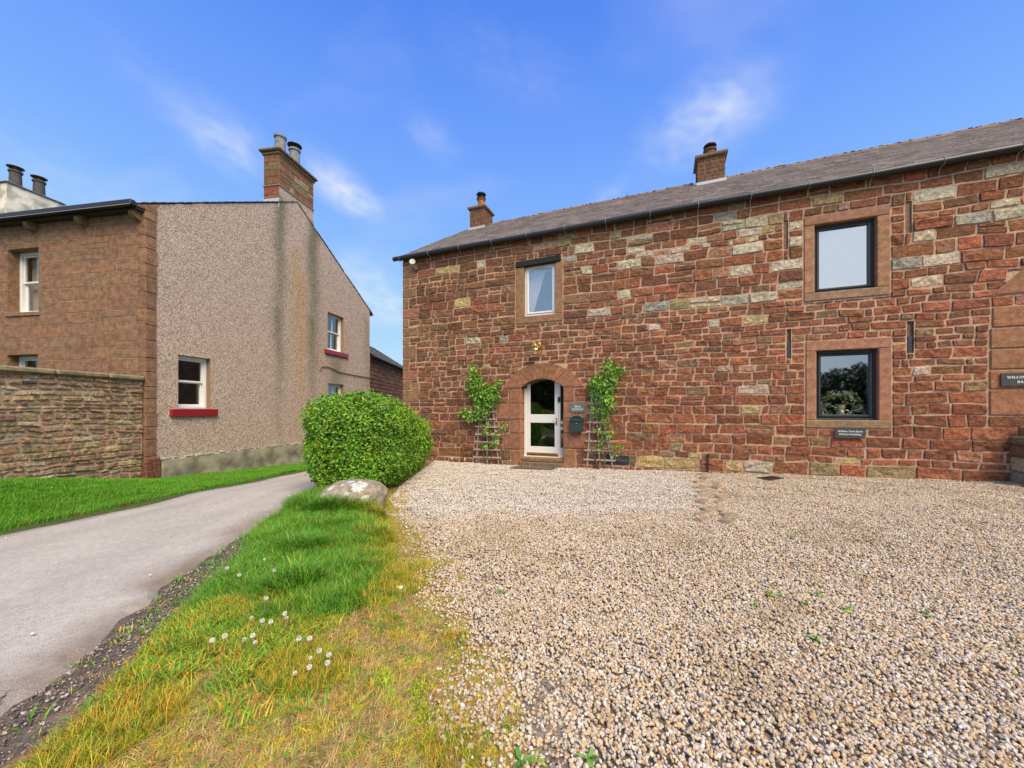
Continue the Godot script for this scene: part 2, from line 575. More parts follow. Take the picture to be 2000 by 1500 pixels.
# ---------------------------------------------------------------- slates
func slate_slope(parent: Node3D, u0: float, u1: float, eave: Vector3, ridge: Vector3, row: float, tones: Array) -> void:
	# eave and ridge are points at u = 0 of the slope; slates run along x
	var up := ridge - eave
	var run := up.length()
	up = up / run
	var nrm := Vector3(1, 0, 0).cross(up).normalized()
	if nrm.y < 0:
		nrm = -nrm
	var mb := MB.new()
	var n := int(run / row)
	for k in n + 1:
		var s0 := k * row - 0.04
		var s1 := minf(s0 + row * 1.25, run)
		var u := u0 - (0.14 if k % 2 else 0.0)
		while u < u1:
			var w := rng.randf_range(0.22, 0.34)
			var a := maxf(u, u0) + 0.003
			var b := minf(u + w, u1) - 0.003
			u += w
			if b - a < 0.03:
				continue
			var c: Color = vary(tones[rng.randi() % tones.size()], 0.07, 0.03)
			var lift := 0.026 + rng.randf_range(0, 0.008)
			var drop := rng.randf_range(-0.008, 0.008)
			var p0 := eave + up * (s0 + drop) + nrm * lift + Vector3(a, 0, 0)
			var p1 := p0 + Vector3(b - a, 0, 0)
			var q0 := eave + up * s1 + nrm * 0.004 + Vector3(a, 0, 0)
			var q1 := q0 + Vector3(b - a, 0, 0)
			var cen := (p0 + q1) / 2 - nrm * 0.3
			mb._out(p0, p1, q1, cen, c); mb._out(p0, q1, q0, cen, c)
			var e0 := p0 - nrm * 0.024
			var e1 := p1 - nrm * 0.024
			var inside := (q0 + q1) / 2
			mb._out(e0, e1, p1, inside, c); mb._out(e0, p1, p0, inside, c)
			mb._out(e0, p0, q0, p1, c); mb._out(e1, p1, q1, p0, c)
	put("slates", mb.mesh(), M.slate, parent).set_meta("kind", "stuff")
	var deck := MB.new()
	var lo := -nrm * 0.09
	var a0 := eave + Vector3(u0 + 0.06, 0, 0) - nrm * 0.01
	var a1 := eave + Vector3(u1 - 0.06, 0, 0) - nrm * 0.01
	var b0 := ridge + Vector3(u0 + 0.06, 0, 0) - nrm * 0.01
	var b1 := ridge + Vector3(u1 - 0.06, 0, 0) - nrm * 0.01
	var ce := (a0 + b1) / 2 + lo / 2
	for f in [[a0, a1, b1, b0], [a0 + lo, a1 + lo, b1 + lo, b0 + lo], [a0, a1, a1 + lo, a0 + lo], [b0, b1, b1 + lo, b0 + lo], [a0, b0, b0 + lo, a0 + lo], [a1, b1, b1 + lo, a1 + lo]]:
		deck._out(f[0], f[1], f[2], ce, null); deck._out(f[0], f[2], f[3], ce, null)
	deck.c.fill(srgb(70, 62, 58))
	put("roof_deck", deck.mesh(), M.timber, parent)

# ---------------------------------------------------------------- windows
func casement(parent: Node3D, fr: Transform3D, u0: float, u1: float, v0: float, v1: float, z: float, c: Color, glass: Material, label: String) -> MeshInstance3D:
	# a frame with one opening sash, a trickle vent and a pane
	var mb := MB.new()
	var w := (u1 - u0) / 2
	var h := (v1 - v0) / 2
	var t := 0.055
	var d := 0.07
	mb.box(Vector3(-w, -h, -d), Vector3(-w + t, h, 0), c, 0.006)
	mb.box(Vector3(w - t, -h, -d), Vector3(w, h, 0), c, 0.006)
	mb.box(Vector3(-w + t + 0.001, h - t, -d), Vector3(w - t - 0.001, h - 0.001, -0.001), c, 0.006)
	mb.box(Vector3(-w + t + 0.001, -h + 0.001, -d), Vector3(w - t - 0.001, -h + t, -0.001), c, 0.006)
	var o := put("window", mb.mesh(), M.plastic, parent, fr * Transform3D(Basis.IDENTITY, Vector3(u0 + w, v0 + h, z)))
	o.set_meta("label", label)
	var s := MB.new()
	var a := w - t - 0.004
	var b := h - t - 0.004
	var k := 0.05
	s.box(Vector3(-a, -b, -0.05), Vector3(-a + k, b, 0.016), c, 0.01)
	s.box(Vector3(a - k, -b, -0.05), Vector3(a, b, 0.016), c, 0.01)
	s.box(Vector3(-a + k + 0.001, b - k, -0.05), Vector3(a - k - 0.001, b - 0.001, 0.015), c, 0.01)
	s.box(Vector3(-a + k + 0.001, -b + 0.001, -0.05), Vector3(a - k - 0.001, -b + k, 0.015), c, 0.01)
	put("sash", s.mesh(), M.plastic, o)
	put("pane", one_box(Vector3(-a + k - 0.01, -b + k - 0.01, -0.024), Vector3(a - k + 0.01, b - k + 0.01, -0.018), Color.WHITE), glass, o)
	put("trickle_vent", one_box(Vector3(-a * 0.55, b - k + 0.012, 0.0155), Vector3(a * 0.55, b - k + 0.034, 0.026), c * 0.55, 0.004), M.plastic, o)
	return o

func sash_window(parent: Node3D, fr: Transform3D, u0: float, u1: float, v0: float, v1: float, z: float, label: String, glazing := false) -> MeshInstance3D:
	var c := Color(0.80, 0.81, 0.80)
	var mb := MB.new()
	var w := (u1 - u0) / 2
	var h := (v1 - v0) / 2
	var t := 0.07
	mb.box(Vector3(-w, -h, -0.12), Vector3(-w + t, h, 0), c, 0.006)
	mb.box(Vector3(w - t, -h, -0.12), Vector3(w, h, 0), c, 0.006)
	mb.box(Vector3(-w + t + 0.001, h - t, -0.12), Vector3(w - t - 0.001, h - 0.001, -0.001), c, 0.006)
	mb.box(Vector3(-w + t + 0.001, -h + 0.001, -0.12), Vector3(w - t - 0.001, -h + 0.06, 0.012), c, 0.006)
	var o := put("window", mb.mesh(), M.paint, parent, fr * Transform3D(Basis.IDENTITY, Vector3(u0 + w, v0 + h, z)))
	o.set_meta("label", label)
	for up in [1, 0]:
		var s := MB.new()
		var a := w - t - 0.003
		var lo := 0.005 if up else -h + 0.062
		var hi := h - t - 0.003 if up else 0.03
		var zz := -0.035 if up else -0.08
		var k := 0.042
		s.box(Vector3(-a, lo, zz - 0.04), Vector3(-a + k, hi, zz), c, 0.006)
		s.box(Vector3(a - k, lo, zz - 0.04), Vector3(a, hi, zz), c, 0.006)
		s.box(Vector3(-a + k + 0.001, hi - k, zz - 0.04), Vector3(a - k - 0.001, hi - 0.001, zz - 0.001), c, 0.006)
		s.box(Vector3(-a + k + 0.001, lo + 0.001, zz - 0.04), Vector3(a - k - 0.001, lo + k + 0.01, zz - 0.001), c, 0.006)
		if glazing:
			s.box(Vector3(-0.011, lo + k, zz - 0.035), Vector3(0.011, hi - k, zz - 0.004), c, 0.004)
		var so := put("sash", s.mesh(), M.paint, o)
		so.set_meta("label", "upper sliding sash" if up else "lower sliding sash")
		put("pane", one_box(Vector3(-a + k - 0.008, lo + k, zz - 0.024), Vector3(a - k + 0.008, hi - k + 0.008, zz - 0.019), Color.WHITE), M.glass, o)
	return o

func curtain(parent: Node3D, at: Transform3D, w: float, h: float, c: Color, lean := 0.0) -> void:
	var mb := MB.new()
	var n := 28
	for i in n:
		for j in 8:
			var p := []
			for q in [[i, j], [i + 1, j], [i + 1, j + 1], [i, j + 1]]:
				var s: float = q[0] / float(n)
				var t: float = q[1] / 8.0
				var wide := lerpf(1.0, lean, 1.0 - t) if lean > 0.0 else 1.0
				p.append(Vector3(s * w * wide, t * h, 0.03 * sin(s * 34.0) * (0.6 + 0.4 * t)))
			mb.quad(p[0], p[1], p[2], p[3], c)
	put("curtain", mb.mesh(), M.cloth, parent, at)

# ---------------------------------------------------------------- scene
func _ready() -> void:
	rng.seed = 7
	nz.seed = 3
	nz.frequency = 0.02
	nz2.seed = 8
	nz2.frequency = 0.05
	var cam := Camera3D.new()
	cam.name = "camera"
	add_child(cam)
	cam.position = Vector3(0, EYE, 0)
	cam.set_frustum(0.1, Vector2(0, 0.1 / 30.0), 0.05, 900.0)
	cam.current = true
	make_sky()
	var sun := DirectionalLight3D.new()
	sun.name = "sun"
	add_child(sun)
	sun.look_at_from_position(Vector3.ZERO, -Vector3(0.30, 0.80, 0.58), Vector3.UP)
	sun.light_energy = 0.5
	sun.light_color = Color(1.0, 0.925, 0.785)
	sun.light_angular_distance = 40.0
	sun.shadow_enabled = true

	var a := deg_to_rad(-21.8)
	barn_xf = Transform3D(Basis(Vector3.UP, a), Vector3(-3.385, 0, -11.92))
	house_xf = Transform3D(Basis(Vector3.UP, atan2(0.9853, 0.1708)), Vector3(-8.497, 0, -8.9))
	make_materials()
	make_ground()
	make_road()
	make_barn()
	make_house()
	make_boundary_wall()
	make_outbuilding()
	make_gravel()
	make_grass()
	make_hedge()
	make_boulder()
	make_wall_things()
	make_climbers()
	make_small_things()
	make_behind()

func make_sky() -> void:
	var w := 1024
	var h := 512
	var f1 := FastNoiseLite.new()
	f1.seed = 21
	f1.frequency = 1.0
	f1.fractal_octaves = 5
	var stops := [[-0.05, srgb(196, 226, 250)], [0.0, srgb(200, 230, 252)], [0.14, srgb(182, 223, 253)], [0.28, srgb(156, 205, 253)], [0.45, srgb(130, 180, 254)], [0.62, srgb(110, 160, 252)], [0.8, srgb(87, 139, 242)], [1.6, srgb(54, 98, 210)]]
	# wisps: [px, py, half length, half height, slant, weight] in degrees round the photograph's picture plane
	var wisps := []
	for q in [[440, 275, 4.2, 2.8, -0.25, 0.34], [675, 375, 3.4, 2.4, -0.35, 0.44], [650, 360, 2.8, 2.2, -0.2, 0.24], [715, 402, 3.0, 1.5, -0.1, 0.36], [620, 335, 3.2, 2.6, -0.2, 0.18], [845, 268, 3.2, 2.2, -0.3, 0.16], [1390, 225, 4.6, 4.2, 0.1, 0.34], [1450, 205, 4.4, 3.0, 0.1, 0.20], [1310, 270, 4.0, 3.4, 0.2, 0.20], [1185, 385, 2.6, 1.5, 0.5, 0.20], [700, 545, 5.0, 3.0, 0.0, 0.36], [745, 600, 4.5, 2.6, 0.0, 0.50], [330, 200, 6.0, 2.4, -0.5, 0.07], [1000, 130, 8.0, 3.4, -0.3, 0.08], [120, 350, 5.0, 3.0, -0.3, 0.10]]:
		var d := Vector3((q[0] - 1000.0) / 750.0, (800.0 - q[1]) / 750.0, -1.0).normalized()
		wisps.append([d, q[2], q[3], q[4], q[5]])
	var out := PackedFloat32Array()
	out.resize(w * h * 3)
	var k := 0
	for y in h:
		var el := PI / 2 - (y + 0.5) / h * PI
		var base: Color = stops[0][1]
		for i in stops.size() - 1:
			if el >= stops[i][0]:
				base = stops[i][1].lerp(stops[i + 1][1], clampf((el - stops[i][0]) / (stops[i + 1][0] - stops[i][0]), 0, 1))
		var ce := cos(el)
		var se := sin(el)
		for x in w:
			var az := (x + 0.5) / w * TAU        # the picture's edge looks along -z
			var d := Vector3(sin(az) * ce, se, -cos(az) * ce)
			var cl := 0.0
			if se > -0.05:
				var q := Vector2(d.x, d.z) / (maxf(se, 0.0) + 0.28)
				var s := f1.get_noise_3d(q.x * 1.1 + q.y * 0.5, q.y * 2.4 - q.x * 0.6, 3.0)
				cl = smoothstep(0.10, 0.80, s) * 0.16
				# broken cloud behind the photographer, which the upper windows mirror
				cl += smoothstep(0.1, 0.9, d.z) * (0.30 + 0.55 * smoothstep(-0.1, 0.4, f1.get_noise_3d(q.x * 0.9, q.y * 0.9, 9.0)))
				for p in wisps:
					var dd: Vector3 = p[0]
					if d.dot(dd) > 0.93:
						var right := dd.cross(Vector3.UP).normalized()
						var up := right.cross(dd)
						var e := Vector2(rad_to_deg((d - dd).dot(right)), rad_to_deg((d - dd).dot(up)))
						var pa: float = e.x
						var pb: float = e.y - p[3] * e.x
						var rr := sqrt(pow(pa / p[1], 2) + pow(pb / p[2], 2))
						var ragged := 0.75 + 0.9 * f1.get_noise_3d(e.x * 0.35 - e.y * 0.2, e.y * 0.9 + e.x * 0.35, dd.x * 20.0) + 0.45 * f1.get_noise_3d(e.x * 0.16 + dd.x * 30.0, e.y * 0.3 + e.x * 0.1, dd.y * 40.0)
						cl += p[4] * ragged * pow(smoothstep(1.7, 0.0, rr), 1.4)
			cl = clampf(cl, 0.0, 0.95)
			var c := base.lerp(Color(0.90, 0.93, 0.97), cl)
			out[k] = c.r; out[k + 1] = c.g; out[k + 2] = c.b
			k += 3
	var im := Image.create_from_data(w, h, false, Image.FORMAT_RGBF, out.to_byte_array())
	var pm := PanoramaSkyMaterial.new()
	pm.panorama = ImageTexture.create_from_image(im)
	pm.energy_multiplier = 1.0
	var sk := Sky.new()
	sk.sky_material = pm
	var env := Environment.new()
	env.background_mode = Environment.BG_SKY
	env.sky = sk
	env.tonemap_mode = Environment.TONE_MAPPER_LINEAR
	env.tonemap_exposure = 3.45
	env.background_energy_multiplier = 1.0 / 3.45
	env.ambient_light_source = Environment.AMBIENT_SOURCE_SKY
	env.sdfgi_enabled = true
	env.ssao_enabled = true
	env.ssil_enabled = true
	var we := WorldEnvironment.new()
	we.name = "environment"
	we.environment = env
	add_child(we)

# ---------------------------------------------------------------- ground, lane
func soil_colour(x: float, d: float) -> Color:
	var n := nz.get_noise_2d(x * 55.0, d * 55.0)
	var m := nz2.get_noise_2d(x * 70.0, d * 70.0)
	if in_gravel(x, d):
		return Color(0.30, 0.25, 0.185) * (1.0 + 0.2 * n)
	var rr := along(ROAD_R, d)
	if x > rr - 0.3 and x < rr + 0.32 + 0.12 * n and d < 4.8:
		return Color(0.165, 0.130, 0.105) * (1.0 + 0.3 * m)
	if x < -3.0:
		return Color(0.085, 0.13, 0.022) * (1.0 + 0.2 * n)
	var dead := smoothstep(3.2, 2.3, d + 0.5 * n) + smoothstep(0.7, 0.25, along(GRAVEL_L, d) - x)
	return Color(0.085, 0.125, 0.022).lerp(Color(0.36, 0.245, 0.125), clampf(dead, 0, 1)) * (1.0 + 0.3 * m)

func make_ground() -> void:
	var mb := MB.new()
	var x0 := -12.0
	var x1 := 15.0
	var d0 := -2.0
	var d1 := 16.0
	var st := 0.1
	var nx := int((x1 - x0) / st)
	var nd := int((d1 - d0) / st)
	var ps := []
	var cs := []
	for j in nd + 1:
		var rp := PackedVector3Array()
		var rc := PackedColorArray()
		for i in nx + 1:
			var x := x0 + i * st
			var d := d0 + j * st
			rp.append(at_ground(x, d, -0.012 + 0.012 * nz2.get_noise_2d(x * 90.0, d * 90.0)))
			rc.append(soil_colour(x, d))
		ps.append(rp)
		cs.append(rc)
	for j in nd:
		for i in nx:
			var a: Vector3 = ps[j][i]
			var b: Vector3 = ps[j][i + 1]
			var c: Vector3 = ps[j + 1][i + 1]
			var e: Vector3 = ps[j + 1][i]
			var na := (b - a).cross(c - a).normalized()
			for q in [[a, cs[j][i]], [c, cs[j + 1][i + 1]], [b, cs[j][i + 1]], [a, cs[j][i]], [e, cs[j + 1][i]], [c, cs[j + 1][i + 1]]]:
				mb.v.append(q[0]); mb.n.append(na); mb.c.append(q[1]); mb.uv.append(Vector2.ZERO)
	# the rest of the land, out to the horizon
	var far := Color(0.09, 0.12, 0.035)
	var ring := [[-500.0, -500.0, 500.0, -2.0], [-500.0, 16.0, 500.0, 700.0], [-500.0, -2.0, -12.0, 16.0], [15.0, -2.0, 500.0, 16.0]]
	for r in ring:
		mb.quad(Vector3(r[0], -0.7, -r[1]), Vector3(r[2], -0.7, -r[1]), Vector3(r[2], -0.7, -r[3]), Vector3(r[0], -0.7, -r[3]), far)
	# skirts that tie the modelled strip to the land round it
	for s in [[Vector3(-40, -0.7, 2), Vector3(40, -0.7, 2), Vector3(15, -0.02, 2), Vector3(-12, -0.02, 2)]]:
		mb.quad(s[0], s[1], s[2], s[3], far)
	var o := put("ground", mb.mesh(), M.soil)
	o.set_meta("kind", "structure")

func make_road() -> void:
	var mb := MB.new()
	var n := 26
	var rows := []
	var d := -2.5
	while d < 31.0:
		var l := along(ROAD_L, d) + 0.06 * nz.get_noise_2d(d * 40.0, 5.0)
		var r := along(ROAD_R, d) + 0.11 * nz.get_noise_2d(d * 60.0, 90.0) + 0.05 * nz2.get_noise_2d(d * 110.0, 30.0)
		var row := []
		for i in n + 1:
			var t := i / float(n)
			var x := lerpf(l, r, t)
			var camber := 0.03 * (1.0 - pow(2.0 * t - 1.0, 2))
			var y := 0.012 + camber
			if i == 0 or i == n:
				y = -0.03
			var blot := nz2.get_noise_2d(x * 40.0, d * 14.0)
			var grit := nz.get_noise_2d(x * 75.0 + 300.0, d * 30.0)
			var c := Color(0.60, 0.565, 0.50)
			# wheel-worn bands and brown washed-in dirt along both edges, broken up by noise
			var band := exp(-pow((t - 0.30 - 0.05 * grit) / 0.06, 2)) + 0.7 * exp(-pow((t - 0.72 - 0.05 * blot) / 0.05, 2))
			c = c.lerp(Color(0.45, 0.415, 0.375), clampf(band * (0.45 + 0.9 * blot), 0, 0.8))
			var dirt := smoothstep(0.16, 0.02, t + 0.08 * grit) + smoothstep(0.86, 1.0, t + 0.10 * grit)
			c = c.lerp(Color(0.29, 0.215, 0.165), clampf(dirt * (0.75 + 0.5 * blot), 0, 0.95))
			row.append([at_ground(x, d, y), c * (1.0 + 0.10 * blot + rng.randf_range(-0.05, 0.05) + 0.05 * nz2.get_noise_2d(x * 150.0, d * 90.0))])
		rows.append(row)
		d += 0.09 if d < 12.0 else 0.5
	for j in rows.size() - 1:
		for i in n:
			var a: Array = rows[j][i]
			var b: Array = rows[j][i + 1]
			var c: Array = rows[j + 1][i + 1]
			var e: Array = rows[j + 1][i]
			var na: Vector3 = (b[0] - a[0]).cross(c[0] - a[0]).normalized()
			for q in [a, c, b, a, e, c]:
				mb.v.append(q[0]); mb.n.append(na); mb.c.append(q[1]); mb.uv.append(Vector2.ZERO)
	var road := put("road", mb.mesh(), M.tarmac)
	road.set_meta("kind", "structure")
	# cracks and crumbled seams filled with dirt
	for q in [[-2.58, 1.55, -2.72, 2.1, 0.007]]:
		var ck := MB.new()
		var prev := Vector3.ZERO
		for k in 25:
			var t := k / 24.0
			var d2: float = lerpf(q[1], q[3], t)
			var x2: float = lerpf(q[0], q[2], t) + 0.10 * nz2.get_noise_2d(d2 * 60.0, q[0] * 50.0) + 0.03 * nz2.get_noise_2d(d2 * 260.0, q[0] * 20.0)
			var tt := (x2 - along(ROAD_L, d2)) / (along(ROAD_R, d2) - along(ROAD_L, d2))
			var p := at_ground(x2, d2, 0.0165 + 0.03 * (1.0 - pow(2.0 * tt - 1.0, 2)))
			var wd: float = q[4] * rng.randf_range(0.4, 1.0) * (1.0 - pow(2.0 * t - 1.0, 4))
			if k:
				var sd := Vector3(wd, 0, 0)
				ck.quad(prev - sd, prev + sd, p + sd, p - sd, Color(0.17, 0.14, 0.12))
			prev = p
		put("crack", ck.mesh(), M.soil, road)
	# chips of stone and grass clippings lying on the lane
	for k in 26:
		var d2 := rng.randf_range(1.6, 7.5)
		var x2 := lerpf(along(ROAD_L, d2) + 0.3, along(ROAD_R, d2) - 0.1, rng.randf())
		var ch := put("stone_chip", pebble_mesh(160 + k % 3), mat(vary(Color(0.50, 0.46, 0.40), 0.3), 0.9), road, Transform3D(Basis(Vector3.UP, rng.randf() * TAU).scaled(Vector3.ONE * rng.randf_range(0.006, 0.014)), at_ground(x2, d2, 0.045)))
		ch.name = "stone_chip" if k == 0 else "stone_chip_%03d" % k

# ---------------------------------------------------------------- the barn
const PALE := {
	"W": [Vector2(2.75, 5.71), Vector2(2.58, 3.48), Vector2(5.59, 5.04), Vector2(6.25, 3.96), Vector2(5.69, 5.68), Vector2(6.75, 5.48), Vector2(7.08, 5.68), Vector2(7.26, 5.27), Vector2(8.0, 5.26), Vector2(8.2, 5.48), Vector2(8.9, 5.25), Vector2(8.83, 5.65), Vector2(9.23, 5.68), Vector2(9.42, 5.49), Vector2(10.11, 4.66), Vector2(10.16, 4.22), Vector2(6.53, 4.43), Vector2(8.45, 5.28), Vector2(9.25, 5.26), Vector2(9.05, 5.05), Vector2(7.49, 5.06), Vector2(6.68, 5.05), Vector2(9.0, 4.67), Vector2(10.12, 5.5), Vector2(10.16, 5.05), Vector2(9.71, 4.0), Vector2(8.49, 3.97), Vector2(7.41, 3.55), Vector2(8.57, 3.52), Vector2(9.28, 2.0), Vector2(9.4, 0.17), Vector2(12.32, 5.72), Vector2(12.61, 5.68), Vector2(12.24, 4.91), Vector2(12.57, 4.42), Vector2(12.14, 3.98), Vector2(13.35, 5.82), Vector2(13.44, 5.29), Vector2(13.49, 5.03), Vector2(12.15, 2.23)],
	"Y": [Vector2(1.7, 5.54), Vector2(2.19, 4.7), Vector2(2.81, 2.8), Vector2(6.66, 5.07), Vector2(7.08, 5.28), Vector2(9.73, 5.5), Vector2(10.56, 5.83), Vector2(9.35, 3.54), Vector2(9.18, 1.59), Vector2(7.02, 0.2), Vector2(7.37, 0.2), Vector2(8.8, 0.23), Vector2(10.95, 0.46), Vector2(8.26, 0.41)],
	"O": [Vector2(5.19, 5.86), Vector2(6.33, 5.87), Vector2(5.32, 6.02), Vector2(9.61, 5.68), Vector2(9.05, 6.04), Vector2(7.85, 3.99), Vector2(7.82, 0.66), Vector2(10.76, 0.22), Vector2(12.0, 0.2)],
	"G": [Vector2(3.3, 3.49), Vector2(5.24, 5.47), Vector2(8.94, 5.83), Vector2(7.41, 3.99), Vector2(8.75, 3.96), Vector2(12.86, 5.07), Vector2(11.9, 4.46)],
	"P": [Vector2(4.71, 5.87), Vector2(7.65, 5.27), Vector2(11.01, 5.68), Vector2(9.25, 2.48), Vector2(8.73, 2.48)],
	"D": [Vector2(6.63, 0.19), Vector2(10.5, 0.25)],
}
const BARN_L := 17.0

func barn_stone_colour(r: Array) -> Color:
	for k in PALE:
		for p in PALE[k]:
			if p.x > r[0] - 0.02 and p.x < r[1] + 0.02 and p.y > r[2] - 0.02 and p.y < r[3] + 0.02:
				match k:
					"W": return vary(Color(0.80, 0.69, 0.50), 0.12, 0.06)
					"Y": return vary(Color(0.74, 0.55, 0.25), 0.12, 0.06)
					"O": return vary(Color(0.48, 0.38, 0.19), 0.12, 0.06)
					"G": return vary(Color(0.56, 0.52, 0.43), 0.12, 0.04)
					"P": return vary(Color(0.62, 0.37, 0.26), 0.10, 0.05)
					"D": return vary(Color(0.07, 0.075, 0.085), 0.1, 0.03)
	var u: float = (r[0] + r[1]) / 2
	var v: float = (r[2] + r[3]) / 2
	var t := clampf(0.35 + u * 0.045 - v * 0.05 + rng.randf_range(-0.38, 0.38), 0, 1)
	var c := Color(0.305, 0.145, 0.074).lerp(Color(0.47, 0.160, 0.080), t)
	if rng.randf() < 0.08:
		c = Color(0.37, 0.22, 0.115)
	if rng.randf() < 0.05:
		c = Color(0.52, 0.25, 0.145)
	return vary(c, 0.28, 0.07)

func arch_out(v: float) -> Vector2:
	if v < 2.10 or v > 2.765:
		return Vector2.ZERO
	var k := sqrt(maxf(0.0, 1.333 * 1.333 - pow(v - 1.437, 2)))
	return Vector2(4.515 - k, 4.515 + k)

func arch_in(u: float) -> float:
	return 1.462 + sqrt(maxf(0.0, 0.888 * 0.888 - pow(u - 4.505, 2)))

func make_barn() -> void:
	var b := thing("stone_barn", "long red sandstone barn conversion with slate roof and arched white door", "barn", barn_xf)
	var I := Transform3D.IDENTITY
	var red := Color(0.43, 0.20, 0.11)
	var holes := [[3.92, 5.09, 0.10, arch_in], [4.0, 4.88, 4.04, 5.42], [10.46, 11.48, 3.965, 5.39], [10.49, 11.505, 1.315, 2.755]]
	var slits := [[9.92, 10.00, 4.96, 5.59], [11.915, 12.01, 4.97, 5.59], [9.975, 10.055, 2.62, 3.25], [11.94, 12.04, 2.63, 3.25]]
	# wall core: outer and inner leaf, the ends and the back
	var mb := MB.new()
	mb.col = Color(0.78, 0.515, 0.355)
	var ends := [0.0, BARN_L]
	panel(mb, ends, flat(-0.4), flat(6.22), holes + slits)
	var core := put("wall", mb.mesh(), M.mortar, b)
	core.set_meta("label", "pink lime mortar of the front wall")
	var inner := MB.new()
	inner.col = Color(0.55, 0.52, 0.48)
	panel(inner, ends, flat(-0.4), flat(6.22), holes, -0.5, -1.0)
	put("inner_wall", inner.mesh(), M.plaster, b)
	var back := MB.new()
	back.col = Color(0.36, 0.22, 0.15)
	back.box(Vector3(0, -0.4, -8.48), Vector3(BARN_L, 6.2, -8.1))
	for u in [0.0, BARN_L - 0.4]:
		for s in [-1, 1]:
			var p := [Vector3(u, -0.4, 0), Vector3(u, 6.2, 0), Vector3(u, 8.8, -4.24), Vector3(u, 6.2, -8.48), Vector3(u, -0.4, -8.48)]
			var x: float = 0.0 if s < 0 else 0.4
			for k in range(1, 4):
				var o := Vector3(x, 0, 0)
				mb._out(p[0] + o, p[k] + o, p[k + 1] + o, Vector3(u + 0.2, 3, -4), null)
				back._out(p[0] + o, p[k] + o, p[k + 1] + o, Vector3(u + 0.2, 3, -4), null)
	put("end_walls", back.mesh(), M.mortar, b)
	put("floor", one_box(Vector3(0.4, -0.35, -8.1), Vector3(BARN_L - 0.4, 0.15, -0.5), Color(0.3, 0.25, 0.2)), M.matt, b)
	put("upper_floor", one_box(Vector3(0.4, 3.1, -8.1), Vector3(BARN_L - 0.4, 3.4, -0.5), Color(0.5, 0.48, 0.45)), M.matt, b)
	for u in [7.3, 8.9]:
		put("partition", one_box(Vector3(u, -0.3, -8.1), Vector3(u + 0.12, 6.2, -0.5), Color(0.45, 0.42, 0.38)), M.matt, b)

	var taken := []
	# quoins at the corner by the hedge, long and short in turn
	var v := -0.05
	var longer := true
	while v < 5.95:
		var h := rng.randf_range(0.26, 0.42)
		var w := rng.randf_range(0.50, 0.66) if longer else rng.randf_range(0.22, 0.32)
		if v + h > 6.05:
			h = 6.05 - v
		var c := vary(Color(0.39, 0.21, 0.115) if rng.randf() < 0.7 else Color(0.45, 0.195, 0.105), 0.12)
		if absf(v - 4.85) < 0.18 and not longer:
			c = Color(0.42, 0.40, 0.29)
		var q := MB.new()
		rock(q, w - 0.02, h - 0.02, 0.02, 0.006, c, 0.016, -0.03)
		q.box(Vector3(-w / 2 + 0.006 - 0.02, -h / 2 + 0.018, -0.5), Vector3(-w / 2 + 0.05, h / 2 - 0.018, 0.004), c, 0.015)
		put("quoin", q.mesh(), M.dressed, b, Transform3D(Basis.IDENTITY, Vector3(w / 2, v + h / 2, 0)))
		taken.append([-0.1, w, v, v + h])
		v += h
		longer = not longer
	# door surround: jamb blocks
	var lj := [[0.0, 0.44, 3.63], [0.44, 0.88, 3.40], [0.88, 1.26, 3.60], [1.26, 1.70, 3.20], [1.70, 2.115, 3.56]]
	var rj := [[0.0, 0.52, 5.42], [0.52, 0.93, 5.78], [0.93, 1.30, 5.55], [1.30, 1.74, 5.84], [1.74, 2.115, 5.38]]
	for j in lj:
		dressed_block("jamb_stone", b, I, j[2] + 0.008, 3.92, j[0] + 0.006, j[1] - 0.006, 0.03, 0.34, vary(red, 0.12), M.dressed, 0.016)
		taken.append([j[2] - 0.01, 4.6, j[0], j[1]])
	for j in rj:
		dressed_block("jamb_stone", b, I, 5.09, j[2] - 0.008, j[0] + 0.006, j[1] - 0.006, 0.03, 0.34, vary(red, 0.12), M.dressed, 0.016)
		taken.append([4.4, j[2] + 0.01, j[0], j[1]])
	# arch stones
	var fan := [-1.04, -0.60, -0.40, -0.23, -0.07, 0.09, 0.25, 0.42, 0.62, 1.04]
	for i in fan.size() - 1:
		var p_in := []
		var p_out := []
		for k in 5:
			var s: float = lerpf(fan[i], fan[i + 1], k / 4.0)
			var ui := 4.505 + clampf(s / 1.04, -1, 1) * 0.585
			var vi := arch_in(ui)
			var uo := 4.515 + clampf(s / 1.04, -1, 1) * 1.145
			var vo := 1.437 + sqrt(maxf(0, 1.333 * 1.333 - pow(uo - 4.515, 2)))
			p_in.append(Vector3(ui, vi, 0))
			p_out.append(Vector3(uo, vo, 0))
		var ce: Vector3 = (p_in[2] + p_out[2]) / 2
		var st := MB.new()
		var c := vary(red, 0.10)
		var zf := Vector3(0, 0, 0.034 + rng.randf_range(0, 0.008))
		var zb := Vector3(0, 0, -0.34)
		var shrink := func(p: Vector3) -> Vector3: return (p - ce) * Vector3(0.955, 0.985, 1.0)
		for k in 4:
			var a0: Vector3 = shrink.call(p_in[k])
			var a1: Vector3 = shrink.call(p_in[k + 1])
			var b0: Vector3 = shrink.call(p_out[k])
			var b1: Vector3 = shrink.call(p_out[k + 1])
			st.quad(a0 + zf, a1 + zf, b1 + zf, b0 + zf, c)
			st._out(a0 + zf, a1 + zf, a1 + zb, Vector3(0, 0, -0.15), c); st._out(a0 + zf, a1 + zb, a0 + zb, Vector3(0, 0, -0.15), c)
			st._out(b0 + zf, b1 + zf, b1 + zb, Vector3(0, 0, -0.15), c); st._out(b0 + zf, b1 + zb, b0 + zb, Vector3(0, 0, -0.15), c)
